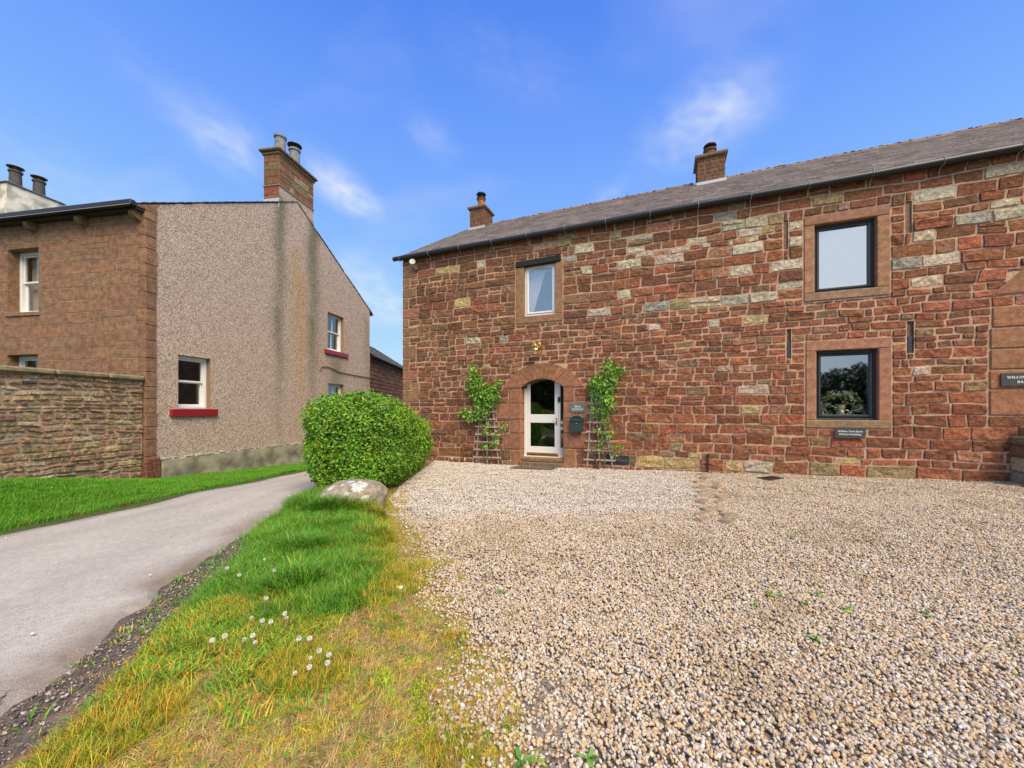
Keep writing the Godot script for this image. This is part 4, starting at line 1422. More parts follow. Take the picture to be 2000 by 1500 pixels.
	put("gutter", one_rod(Vector3(HOUSE_X + 0.14, 6.12, -HOUSE_Z), Vector3(HOUSE_X + 0.14, 6.12, 0.06), 0.06, Color(0.025, 0.025, 0.028), 10), M.plastic, h)
	put("gutter_seam", one_rod(Vector3(-0.335, 6.128, -HOUSE_Z), Vector3(-0.335, 6.128, 0.02), 0.007, Color(0.45, 0.46, 0.48), 6), M.lead, h)
	var z := -0.15
	while z > -HOUSE_Z:
		var co := MB.new()
		var prof := [Vector2(0, 0.0), Vector2(-0.16, 0.0), Vector2(-0.20, -0.03), Vector2(-0.19, -0.10), Vector2(-0.13, -0.17), Vector2(0, -0.21)]
		for k in prof.size():
			var p: Vector2 = prof[k]
			var q: Vector2 = prof[(k + 1) % prof.size()]
			for e in [0.07]:
				co._out(Vector3(p.x, p.y, -e), Vector3(q.x, q.y, -e), Vector3(q.x, q.y, e), Vector3(-0.08, -0.08, 0), null)
				co._out(Vector3(p.x, p.y, -e), Vector3(q.x, q.y, e), Vector3(p.x, p.y, e), Vector3(-0.08, -0.08, 0), null)
		for k in range(1, prof.size() - 1):
			for e in [-0.07, 0.07]:
				co._out(Vector3(prof[0].x, prof[0].y, e), Vector3(prof[k].x, prof[k].y, e), Vector3(prof[k + 1].x, prof[k + 1].y, e), Vector3(-0.08, -0.08, 0), null)
		co.c.fill(Color(0.27, 0.185, 0.085))
		put("corbel", co.mesh(), M.ashlar, h, Transform3D(Basis.IDENTITY, Vector3(0, 6.10, z)))
		z -= 1.57
	house_chimney(h, 0.0, false)
	house_chimney(h, -12.0, true)

func house_chimney(h: Node3D, zf: float, rendered: bool) -> void:
	var x0 := 4.03
	var x1 := 5.72
	var c := MB.new()
	var body := Color(0.84, 0.80, 0.66) if rendered else Color(0.36, 0.24, 0.15)
	c.box(Vector3(x0, 8.0, zf - 0.58), Vector3(x1, 10.36 if rendered else 10.16, zf - 0.004), body)
	var ch := put("chimney", c.mesh(), M.plaster if rendered else M.mortar, h)
	ch.set_meta("label", "cream rendered chimney at the far end" if rendered else "stone chimney on the pebbledash gable")
	var capc := Color(0.27, 0.20, 0.12) if not rendered else Color(0.24, 0.21, 0.17)
	if not rendered:
		# roughcast carried up the gable face, stone above it
		var rc := MB.new()
		panel(rc, [x0, x1], func(x): return roof_line(x) - 0.1, flat(9.05), [], zf + 0.001, 1.0, Vector2(0.1, 0.1))
		put("roughcast_face", rc.mesh(), M.roughcast, ch)
		put("ledge", one_box(Vector3(x0 - 0.03, 9.045, zf - 0.6), Vector3(x1 + 0.03, 9.085, zf + 0.03), Color(0.40, 0.38, 0.34), 0.008), M.dressed, ch)
		var fr := [[Transform3D(Basis.IDENTITY, Vector3(0, 0, zf)), x0, x1], [Transform3D(Basis(Vector3(0, 0, 1), Vector3.UP, Vector3(-1, 0, 0)), Vector3(x0, 0, 0)), zf - 0.58, zf]]
		for f in fr:
			for part in [[9.09, 10.16]] + ([[8.5, 9.04]] if f[1] < 1.0 else []):
				for r in courses(f[1], f[2], part[0], part[1], Vector2(0.18, 0.30), Vector2(0.30, 0.62), [], 0.008):
					var k := Color(0.30, 0.145, 0.08)
					var pick := rng.randf()
					if pick < 0.2: k = Color(0.44, 0.36, 0.20)
					elif pick < 0.45: k = Color(0.39, 0.13, 0.075)
					elif pick < 0.6: k = Color(0.26, 0.19, 0.10)
					var mb := MB.new()
					rock(mb, r[1] - r[0], r[3] - r[2], 0.010, 0.006, vary(k, 0.15), 0.009)
					put("stone", mb.mesh(), M.ashlar, ch, f[0] * Transform3D(Basis.IDENTITY, Vector3((r[0] + r[1]) / 2, (r[2] + r[3]) / 2, 0)))
		put("flashing", one_box(Vector3(x0 - 0.03, 8.30, zf - 0.6), Vector3(x0 + 0.004, 8.62, zf + 0.01), Color(0.50, 0.54, 0.56), 0.004), M.lead, ch)
	var cp := MB.new()
	if rendered:
		cp.box(Vector3(x0 - 0.05, 10.365, zf - 0.63), Vector3(x1 + 0.05, 10.42, zf + 0.05), capc, 0.015)
	else:
		cp.box(Vector3(x0 - 0.05, 10.10, zf - 0.63), Vector3(x1 + 0.05, 10.20, zf + 0.05), capc, 0.02)
		cp.box(Vector3(x0 - 0.12, 10.201, zf - 0.70), Vector3(x1 + 0.12, 10.29, zf + 0.12), capc * 1.05, 0.025)
		cp.box(Vector3(x0 - 0.03, 10.291, zf - 0.6), Vector3(x1 + 0.03, 10.36, zf + 0.02), capc * 1.1, 0.03)
	put("cap", cp.mesh(), M.ashlar, ch)
	for i in 2:
		var x := 4.42 if i == 0 else 5.10
		var p := MB.new()
		var pc := Color(0.32, 0.34, 0.37) if not rendered else Color(0.12, 0.115, 0.12)
		p.lathe([[0.19, 0.0], [0.18, 0.03], [0.165, 0.56], [0.20, 0.58], [0.20, 0.64], [0.15, 0.65]], 18, pc)
		put("pot", p.mesh(), M.dressed, ch, Transform3D(Basis.IDENTITY, Vector3(x, 10.34 if not rendered else 10.415, zf - 0.29)))
		if rendered or i == 1:
			var k := MB.new()
			var hh := (10.415 if rendered else 10.34) + 0.64
			for j in 3:
				var an := TAU * j / 3.0
				k.tube(PackedVector3Array([Vector3(cos(an) * 0.15, hh, sin(an) * 0.15), Vector3(cos(an) * 0.15, hh + 0.14, sin(an) * 0.15)]), PackedFloat32Array([0.014, 0.014]), 5)
			k.lathe([[0.0, hh + 0.13], [0.24, hh + 0.13], [0.24, hh + 0.15], [0.10, hh + 0.19], [0.0, hh + 0.20]], 18)
			k.c.fill(Color(0.10, 0.028, 0.030) if rendered else Color(0.03, 0.03, 0.032))
			put("cowl", k.mesh(), M.plastic, ch, Transform3D(Basis.IDENTITY, Vector3(x, 0, zf - 0.29)))

func make_boundary_wall() -> void:
	var w := thing("boundary_wall", "rubble stone garden wall with flat coping running up to the house corner", "wall", house_xf)
	var core := MB.new()
	core.box(Vector3(-9.0, -0.4, -0.48), Vector3(-0.03, 2.194, -0.05), Color(0.66, 0.46, 0.34))
	put("core", core.mesh(), M.mortar, w)
	var fr := Transform3D(Basis.IDENTITY, Vector3(0, 0, -0.05))
	var list := courses(-5.0, -0.035, -0.2, 2.19, Vector2(0.07, 0.15), Vector2(0.16, 0.48), [], 0.018)
	var paint := func(_r):
		var k := rng.randf()
		var c := Color(0.50, 0.34, 0.19)
		if k < 0.22: c = Color(0.46, 0.345, 0.18)
		elif k < 0.40: c = Color(0.58, 0.49, 0.31)
		elif k < 0.58: c = Color(0.48, 0.27, 0.165)
		elif k < 0.68: c = Color(0.62, 0.48, 0.24)
		elif k < 0.69: c = Color(0.09, 0.085, 0.085)
		return vary(c, 0.2, 0.06)
	lay_stones(w, fr, list, Vector2(0.012, 0.055), 0.018, paint, M.stone, 300, 0.018, 0.040)
	var x := -5.6
	while x < -0.1:
		var l := minf(rng.randf_range(0.7, 1.05), -0.03 - x)
		put("coping_stone", one_box(Vector3(x + 0.004, 2.195, -0.54), Vector3(x + l - 0.004, 2.30 + rng.randf_range(-0.006, 0.006), 0.045 + rng.randf_range(-0.01, 0.01)), vary(Color(0.34, 0.27, 0.155), 0.12), 0.03), M.ashlar, w)
		x += l

func make_outbuilding() -> void:
	var t := Transform3D(Basis(Vector3.UP, PI / 2 + 0.037), Vector3(-7.02, 0, -18.95))   # x away from the camera, z towards the lane
	var o := thing("stone_outbuilding", "red rubble outbuilding with a mossy slate roof behind the roughcast house", "outbuilding", t)
	var c := MB.new()
	c.col = Color(0.50, 0.34, 0.25)
	c.box(Vector3(0, -1.5, -5.0), Vector3(8.6, 4.25, -0.02))
	for x in [0.0, 8.6]:
		c._out(Vector3(x, 4.24, 0), Vector3(x, 4.24, -5), Vector3(x, 5.8, -2.5), Vector3(4.3, 4, -2.5), null)
	put("wall", c.mesh(), M.mortar, o)
	var list := courses(0.0, 8.6, -0.8, 4.2, Vector2(0.16, 0.26), Vector2(0.25, 0.6), [], 0.025)
	var paint := func(_r): return vary(Color(0.29, 0.105, 0.065).lerp(Color(0.30, 0.17, 0.11), rng.randf() * 0.7), 0.22, 0.06)
	lay_stones(o, Transform3D.IDENTITY, list, Vector2(0.01, 0.04), 0.014, paint, M.stone, 200)
	var tones := [Color(0.27, 0.24, 0.20), Color(0.22, 0.20, 0.17), Color(0.32, 0.29, 0.24), Color(0.17, 0.155, 0.13)]
	slate_slope(o, -0.05, 8.7, Vector3(0, 4.22, 0.18), Vector3(0, 5.9, -2.5), 0.26, tones)
	slate_slope(o, -0.05, 8.7, Vector3(0, 4.22, -5.18), Vector3(0, 5.9, -2.5), 0.26, tones)
	put("gutter", one_rod(Vector3(-0.05, 4.17, 0.22), Vector3(8.7, 4.17, 0.22), 0.06, Color(0.03, 0.03, 0.03)), M.plastic, o)

# ---------------------------------------------------------------- gravel, grass
func ico(sub: int) -> Array:
	var t := (1.0 + sqrt(5.0)) / 2.0
	var p := []
	for q in [[-1, t, 0], [1, t, 0], [-1, -t, 0], [1, -t, 0], [0, -1, t], [0, 1, t], [0, -1, -t], [0, 1, -t], [t, 0, -1], [t, 0, 1], [-t, 0, -1], [-t, 0, 1]]:
		p.append(Vector3(q[0], q[1], q[2]).normalized())
	var f := [[0, 11, 5], [0, 5, 1], [0, 1, 7], [0, 7, 10], [0, 10, 11], [1, 5, 9], [5, 11, 4], [11, 10, 2], [10, 7, 6], [7, 1, 8], [3, 9, 4], [3, 4, 2], [3, 2, 6], [3, 6, 8], [3, 8, 9], [4, 9, 5], [2, 4, 11], [6, 2, 10], [8, 6, 7], [9, 8, 1]]
	for s in sub:
		var g := []
		var mid := {}
		for q in f:
			var m := []
			for k in 3:
				var a: int = mini(q[k], q[(k + 1) % 3])
				var b: int = maxi(q[k], q[(k + 1) % 3])
				var key := a * 100000 + b
				if not mid.has(key):
					mid[key] = p.size()
					p.append(((p[a] + p[b]) / 2.0).normalized())
				m.append(mid[key])
			g.append([q[0], m[0], m[2]]); g.append([q[1], m[1], m[0]]); g.append([q[2], m[2], m[1]]); g.append([m[0], m[1], m[2]])
		f = g
	return [p, f]

func pebble_mesh(sd: int, sub := 1) -> ArrayMesh:
	var r2 := RandomNumberGenerator.new()
	r2.seed = sd
	var s := ico(sub)
	var p: Array = s[0].duplicate()
	var squash := Vector3(1.0, r2.randf_range(0.6, 0.85), r2.randf_range(0.7, 0.95))
	# cut by a few random planes, as crushed stone is
	for k in 7:
		var nrm := Vector3(r2.randfn(), r2.randfn(), r2.randfn()).normalized()
		var lim := r2.randf_range(0.62, 0.85)
		for i in p.size():
			var over: float = p[i].dot(nrm) - lim
			if over > 0:
				p[i] -= nrm * over
	var mb := MB.new()
	for f in s[1]:
		mb._out(p[f[0]] * squash, p[f[1]] * squash, p[f[2]] * squash, Vector3.ZERO, Color.WHITE)
	return mb.mesh()

func make_gravel() -> void:
	var variants := 5
	var wh := []
	var co := []
	for i in variants:
		wh.append([]); co.append(PackedColorArray())
	var tans := [Color(0.57, 0.39, 0.175), Color(0.50, 0.31, 0.12), Color(0.57, 0.46, 0.31), Color(0.61, 0.545, 0.465), Color(0.53, 0.48, 0.435), Color(0.36, 0.325, 0.295), Color(0.68, 0.635, 0.58), Color(0.37, 0.21, 0.075), Color(0.48, 0.37, 0.22), Color(0.42, 0.36, 0.31)]
	var whites := [Color(0.66, 0.61, 0.565), Color(0.58, 0.53, 0.48), Color(0.73, 0.69, 0.645), Color(0.45, 0.405, 0.37), Color(0.60, 0.52, 0.42), Color(0.54, 0.50, 0.475), Color(0.33, 0.28, 0.245)]
	var d := 0.9
	while d < 12.6:
		var cell := 0.25
		var x := along(GRAVEL_L, d) - 0.5
		var right := 1.45 * d + 2.2
		while x < right:
			var near := d < 3.4
			var n := int(cell * cell * (4900.0 if near else (3700.0 if d < 6.0 else 2700.0)))
			for k in n:
				var px := x + rng.randf() * cell
				var pd := d + rng.randf() * cell
				var thin := 1.0
				var edge := px - along(GRAVEL_L, pd)
				if pd < 6.0:
					# stones scattered thinly into the dying grass
					thin = clampf(0.25 + edge * 1.6 + 0.5 * nz.get_noise_2d(px * 70.0, pd * 70.0), 0.0, 1.0)
				elif edge < 0.0:
					continue
				if rng.randf() > thin or pd > 11.92 - 0.4 * (px + 3.385) - 0.02:
					continue
				var nn := 0.35 * nz.get_noise_2d(px * 40.0, pd * 40.0)
				var pale := smoothstep(5.0, 6.2, pd + nn * 1.6) * smoothstep(3.0 + (pd - 5.6) * 0.43, 2.3 + (pd - 5.6) * 0.43, px + nn)
				var c: Color
				var s := rng.randf_range(0.0065, 0.0128)
				if rng.randf() < pale:
					c = whites[rng.randi() % whites.size()] * 1.1
					s *= 0.92
				else:
					c = tans[rng.randi() % tans.size()]
				if rng.randf() < 0.05:
					s *= 1.45
				c = vary(c.lerp(Color(0.60, 0.52, 0.42), 0.28) * 0.98, 0.10, 0.03)
				var grime := smoothstep(0.12, 0.5, nz.get_noise_2d(px * 34.0 + 900.0, pd * 34.0)) * (1.0 - pale)
				if rng.randf() < 0.75:
					c = c.lerp(Color(0.33, 0.235, 0.12), 0.45 * grime)
				var layer := rng.randf()
				var y := -0.004 + layer * 0.017
				var b := Basis(Vector3(rng.randfn(), rng.randfn(), rng.randfn()).normalized(), rng.randf() * TAU).scaled(Vector3.ONE * s)
				var i := rng.randi() % variants
				wh[i].append(Transform3D(b, at_ground(px, pd, y + 0.025 * nz2.get_noise_2d(px * 26.0, pd * 26.0))))
				co[i].append(c)
			x += cell
		d += cell
	var g := thing("gravel", "crushed golden and white gravel covering the parking area before the barn", "gravel")
	g.set_meta("kind", "stuff")
	for i in variants:
		copies("gravel_stones", pebble_mesh(100 + i), M.pebble, wh[i], co[i], g)

func tuft(sd: int, blades: int, tall: float, spread: float, wide: float, droop: float) -> ArrayMesh:
	var r2 := RandomNumberGenerator.new()
	r2.seed = sd
	var mb := MB.new()
	for i in blades:
		var an := r2.randf() * TAU
		var out := Vector3(cos(an), 0, sin(an))
		var base := Vector3(r2.randfn(), 0, r2.randfn()) * spread * 0.35
		var hgt := tall * r2.randf_range(0.5, 1.0)
		var lean := r2.randf_range(0.15, 0.9) * droop
		var side := Vector3(-sin(an + r2.randfn() * 0.5), 0, cos(an + r2.randfn() * 0.5)) * wide * r2.randf_range(0.7, 1.2)
		var c := Color.WHITE * r2.randf_range(0.55, 1.2)
		c.b *= r2.randf_range(0.6, 1.1)
		c.r *= r2.randf_range(0.85, 1.12)
		var prev_l := base - side
		var prev_r := base + side
		var seg := 4
		for k in range(1, seg + 1):
			var t := k / float(seg)
			var p := base + Vector3.UP * hgt * (t - 0.28 * t * t * lean) + out * hgt * lean * t * t * 0.9
			var w := side * (1.0 - t * t)
			if k < seg:
				mb.tri(prev_l, prev_r, p + w, c); mb.tri(prev_l, p + w, p - w, c)
			else:
				mb.tri(prev_l, prev_r, p, c)
			prev_l = p - w
			prev_r = p + w
	return mb.mesh()

func make_grass() -> void:
	# right-hand verge: lush, yellowing, and dead mats
	var lush := [[], [], []]
	var lush_c := [PackedColorArray(), PackedColorArray(), PackedColorArray()]
	var low := [[], []]
	var low_c := [PackedColorArray(), PackedColorArray()]
	var greens := [Color(0.14, 0.40, 0.022), Color(0.19, 0.48, 0.03), Color(0.11, 0.33, 0.022), Color(0.27, 0.53, 0.045)]
	var yellows := [Color(0.62, 0.56, 0.04), Color(0.74, 0.50, 0.045), Color(0.50, 0.54, 0.04), Color(0.72, 0.39, 0.05)]
	var browns := [Color(0.62, 0.42, 0.20), Color(0.52, 0.33, 0.165), Color(0.70, 0.50, 0.24), Color(0.42, 0.24, 0.12)]
	var clumps := [[-1.13, 2.12, 0.28, 1.0], [-1.80, 1.74, 0.30, 1.0], [-2.0, 2.75, 0.25, 0.7], [-1.05, 3.3, 0.35, 0.8], [-1.62, 2.85, 0.30, 0.9], [-0.35, 2.55, 0.12, 0.8], [-0.28, 1.75, 0.2, 0.6], [-2.15, 2.05, 0.2, 0.8], [-2.62, 3.35, 0.15, 0.7], [-0.9, 3.7, 0.2, 0.6]]
	var total := 52000
	for i in total:
		var d := 1.25 + 6.2 * pow(rng.randf(), 1.15)
		var l := along(ROAD_R, d)
		var r := along(GRAVEL_L, d)
		var x := rng.randf_range(l - 0.02, r + 0.35)
		var n := nz.get_noise_2d(x * 45.0 + 700.0, d * 45.0)
		var n2 := nz2.get_noise_2d(x * 60.0, d * 60.0 + 50.0)
		var a := x - l
		var b := r - x
		var soil := 0.30 * smoothstep(5.0, 3.6, d) + 0.08
		if a < soil + 0.16 * n and rng.randf() > 0.03:
			continue
		var rich := smoothstep(2.35, 3.1, d + 0.55 * n) * smoothstep(0.12, 0.55, b + 0.25 * n2)
		var mid := smoothstep(1.75, 2.5, d + 0.6 * n2) * smoothstep(0.5, 1.1, b + 0.5 * n)
		var yel := 0.0
		for q in clumps:
			yel = maxf(yel, q[3] * smoothstep(1.0, 0.55, Vector2(x - q[0], d - q[1]).length() / q[2] + 0.25 * n2))
		var turn := Basis(Vector3.UP, rng.randf() * TAU)
		var pos := at_ground(x, d, -0.012)
		if yel > 0.4 and rng.randf() < yel * 0.55:
			var c := vary(yellows[rng.randi() % 4], 0.18, 0.1)
			if rng.randf() < 0.25:
				c = vary(Color(0.20, 0.36, 0.03), 0.15)
			var s := rng.randf_range(0.30, 0.62)
			lush[2].append(Transform3D(turn.scaled(Vector3(s, s * rng.randf_range(0.6, 0.95), s)), pos)); lush_c[2].append(c)
		elif rng.randf() < rich:
			var c := vary(greens[rng.randi() % 4], 0.2, 0.12)
			var edge_y := smoothstep(0.75, 0.25, b + 0.2 * n)
			if rng.randf() < edge_y * 0.6 + 0.04:
				c = vary(yellows[rng.randi() % 4], 0.2, 0.1)
			var s := rng.randf_range(0.5, 1.05) * (0.78 + 0.35 * n) * smoothstep(0.02, 0.5, b)
			var big := 0.0
			for q in [[-2.15, 5.36, 0.16], [-1.98, 5.5, 0.10], [-3.25, 6.2, 0.35], [-3.05, 5.7, 0.22], [-2.62, 5.25, 0.15], [-2.4, 5.3, 0.2], [-1.85, 5.25, 0.15], [-1.75, 3.05, 0.2], [-2.1, 3.9, 0.2], [-1.4, 4.4, 0.2]]:
				big = maxf(big, smoothstep(1.2, 0.4, Vector2(x - q[0], d - q[1]).length() / q[2]))
			s *= 0.84 + (0.95 if d > 5.0 else 0.75) * big + 0.22 * smoothstep(3.3, 4.5, d)
			if big > 0.3 and d > 5.0:
				c = c * rng.randf_range(0.6, 1.0)
			var v := rng.randi() % 2
			lush[v].append(Transform3D(turn.scaled(Vector3(s, s * rng.randf_range(0.8, 1.2), s)), pos)); lush_c[v].append(c)
		elif rng.randf() < mid * 0.85:
			var c := vary(greens[rng.randi() % 4] if rng.randf() < 0.5 else yellows[rng.randi() % 4], 0.2, 0.12)
			var s := rng.randf_range(0.5, 1.3)
			low[0].append(Transform3D(turn.scaled(Vector3(s, s, s)), pos)); low_c[0].append(c)
		elif b > -0.25 + 0.3 * n and rng.randf() < 0.85:
			var pick := rng.randf()
			var c := vary(browns[rng.randi() % 4], 0.22, 0.1)
			var mossy := smoothstep(0.0, 0.4, nz2.get_noise_2d(x * 95.0 + 400.0, d * 95.0))
			if pick < 0.14 + 0.55 * mossy: c = vary(yellows[rng.randi() % 4], 0.2, 0.1)
			elif pick < 0.30 + 0.55 * mossy: c = vary(greens[rng.randi() % 4], 0.2, 0.1)
			var s := rng.randf_range(0.5, 1.1)
			low[1].append(Transform3D(turn.scaled(Vector3(s, s * 0.8, s)), pos)); low_c[1].append(c)
	var g := thing("verge_grass", "lush green grass fading to yellow and dead tufts between lane and gravel", "grass")
	g.set_meta("kind", "stuff")
	copies("long_grass", tuft(1, 10, 0.24, 0.07, 0.0042, 1.15), M.grass, lush[0], lush_c[0], g)
	copies("long_grass", tuft(2, 10, 0.20, 0.08, 0.0048, 1.5), M.grass, lush[1], lush_c[1], g)
	copies("yellow_grass", tuft(3, 10, 0.24, 0.07, 0.0034, 1.6), M.grass, lush[2], lush_c[2], g)
	copies("short_grass", tuft(4, 9, 0.07, 0.08, 0.0036, 1.6), M.grass, low[0], low_c[0], g)
	copies("dead_grass", tuft(5, 10, 0.045, 0.09, 0.0027, 2.2), M.grass, low[1], low_c[1], g)
	# left-hand verge: mown bright green, thinning at the road edge
	var lw := []
	var lc := PackedColorArray()
	for i in 46000:
		var d := 2.5 + 11.5 * pow(rng.randf(), 1.3)
		var r := along(ROAD_L, d)
		var q := house_xf.affine_inverse() * Vector3(r, 0, -d)
		var wide := q.z / 0.985
		var t := rng.randf()
		var x := r - t * wide
		var n := nz.get_noise_2d(x * 40.0, d * 40.0 + 90.0)
		if t * wide < 0.30 + 0.12 * n:
			continue
		var lp := house_xf.affine_inverse() * Vector3(x, 0, -d)
		if lp.z < 0.06:
			continue
		var s := rng.randf_range(0.5, 1.2) * (1.0 + 0.4 * n)
		lw.append(Transform3D(Basis(Vector3.UP, rng.randf() * TAU).scaled(Vector3.ONE * s), at_ground(x, d, -0.012)))
		var c := vary([Color(0.13, 0.43, 0.012), Color(0.17, 0.50, 0.016), Color(0.10, 0.34, 0.012), Color(0.25, 0.52, 0.03)][rng.randi() % 4], 0.2, 0.12)
		if rng.randf() < 0.05 + 0.15 * maxf(0, n):
			c = vary(Color(0.34, 0.30, 0.06), 0.2)
		lc.append(c)
	var g2 := thing("lane_grass", "short bright green grass along the foot of the garden wall and house", "grass")
	g2.set_meta("kind", "stuff")
	copies("mown_grass", tuft(6, 12, 0.085, 0.09, 0.0032, 1.3), M.grass, lw, lc, g2)

# ---------------------------------------------------------------- leaves
func spray(sd: int, leaves: int, length: float, wide: float, spread: float, tip_up: float) -> ArrayMesh:
	# a small cluster of folded leaves round a twig pointing to +y
	var r2 := RandomNumberGenerator.new()
	r2.seed = sd
	var mb := MB.new()
	for i in leaves:
		var an := r2.randf() * TAU
		var pitch := r2.randf_range(-0.3, tip_up)
		var dir := Vector3(cos(an) * cos(pitch), sin(pitch), sin(an) * cos(pitch)).normalized()
		var base := Vector3(r2.randfn(), r2.randfn() + 0.3, r2.randfn()) * spread
		var side := dir.cross(Vector3.UP + Vector3(r2.randfn(), r2.randfn(), r2.randfn()) * 0.5).normalized()
		var up := side.cross(dir)
		var l := length * r2.randf_range(0.65, 1.1)
		var w := wide * r2.randf_range(0.75, 1.1)
		var c := Color.WHITE * r2.randf_range(0.7, 1.15)
		var tip := base + dir * l - up * l * 0.12
		var a := base + dir * l * 0.30 + side * w * 0.46 + up * w * 0.16
		var b := base + dir * l * 0.30 - side * w * 0.46 + up * w * 0.16
		var a2 := base + dir * l * 0.68 + side * w * 0.38 + up * w * 0.10 - up * l * 0.04
		var b2 := base + dir * l * 0.68 - side * w * 0.38 + up * w * 0.10 - up * l * 0.04
		var m1 := base + dir * l * 0.30
		var m2 := base + dir * l * 0.68 - up * l * 0.05
		mb.tri(base, a, m1, c); mb.tri(base, m1, b, c)
		mb.tri(m1, a, a2, c); mb.tri(m1, a2, m2, c)
		mb.tri(m1, m2, b2, c); mb.tri(m1, b2, b, c)
		mb.tri(m2, a2, tip, c); mb.tri(m2, tip, b2, c)
	return mb.mesh()

func make_hedge() -> void:
	var h := thing("hedge", "clipped leafy hedge with yellow green new growth beside the lane", "hedge", Transform3D(Basis.IDENTITY, at_ground(-2.9, 8.6)))
	var wh := [[], [], []]
	var co := [PackedColorArray(), PackedColorArray(), PackedColorArray()]
	var mid := [Color(0.15, 0.35, 0.028), Color(0.18, 0.39, 0.03), Color(0.14, 0.33, 0.034)]
	var fresh := [Color(0.27, 0.47, 0.028), Color(0.34, 0.50, 0.03), Color(0.23, 0.44, 0.028), Color(0.30, 0.48, 0.03)]
	for i in 20000:
		var p := Vector3(rng.randf_range(-1, 1), rng.randf_range(-1, 1), rng.randf_range(-1, 1))
		var e := 5.4
		var r := pow(pow(absf(p.x), e) + pow(absf(p.y), e) + pow(absf(p.z), e), 1.0 / e)
		if r < 0.2:
			continue
		p /= r
		var deep := rng.randf()
		var k := 1.0 - 0.22 * deep * deep
		var lump := 1.0 + 0.11 * nz.get_noise_3d(p.x * 70.0, p.y * 70.0, p.z * 160.0)
		var q := p * k * lump
		var back := (1.0 - q.z) / 2.0          # 0 at the front end, 1 by the barn
		var half_h := lerpf(0.93, 0.64, smoothstep(0.05, 0.8, back))
		var half_w := lerpf(0.86, 0.76, back)
		var y := (q.y + 1.0) * half_h - 0.02
		# narrower at the foot
		var foot := lerpf(0.80, 1.0, smoothstep(0.0, 0.7, y))
		var x := q.x * half_w * foot + lerpf(-0.03, -0.03, back)
		var pos := Vector3(x, y, q.z * 1.95)
		if pos.y < 0.02:
			continue
		var nrm := Vector3(pow(absf(p.x), e - 1) * signf(p.x) / half_w, pow(absf(p.y), e - 1) * signf(p.y) / half_h, pow(absf(p.z), e - 1) * signf(p.z) / 1.95).normalized()
		var axis := (nrm + Vector3(rng.randfn(), rng.randfn() + 0.5, rng.randfn()) * 0.45).normalized()
		var sx := axis.cross(Vector3(0.3, 0.2, 1)).normalized()
		var b := Basis(sx, axis, sx.cross(axis)).rotated(axis, rng.randf() * TAU)
		var s := rng.randf_range(0.75, 1.2)
		# pale young shoots grow all through it, in patches
		var young := 0.34 + 0.5 * nz2.get_noise_3d(pos.x * 60.0, pos.y * 60.0, pos.z * 60.0)
		var c := vary(mid[rng.randi() % 3], 0.2, 0.12)
		var v := rng.randi() % 2
		if rng.randf() < young:
			c = vary(fresh[rng.randi() % 4], 0.2, 0.1)
			v = 2
		if v == 2 and rng.randf() < 0.16:
			pos += (nrm + Vector3(0, 0.35, 0)) * rng.randf_range(0.02, 0.12)
		wh[v].append(Transform3D(b.scaled(Vector3.ONE * s), pos)); co[v].append(c)
	copies("foliage", spray(11, 6, 0.070, 0.036, 0.030, 1.0), M.leaf, wh[0], co[0], h)
	copies("foliage", spray(12, 6, 0.066, 0.033, 0.030, 1.1), M.leaf, wh[1], co[1], h)
	copies("young_shoots", spray(13, 7, 0.060, 0.026, 0.020, 1.4), M.leaf, wh[2], co[2], h)
	for i in 16:
		var x := rng.randf_range(-0.35, 0.35)
		var z := -1.6 + i * 0.21
		var mb := MB.new()
		var pts := PackedVector3Array()
		var rad := PackedFloat32Array()
		for k in 6:
			pts.append(Vector3(x + rng.randf_range(-0.06, 0.06) * k, k * 0.22 - 0.05, z + rng.randf_range(-0.06, 0.06) * k))
			rad.append(0.024 * (1.0 - k * 0.13))
		mb.tube(pts, rad, 6, Color(0.10, 0.075, 0.05))
		put("stem", mb.mesh(), M.timber, h)

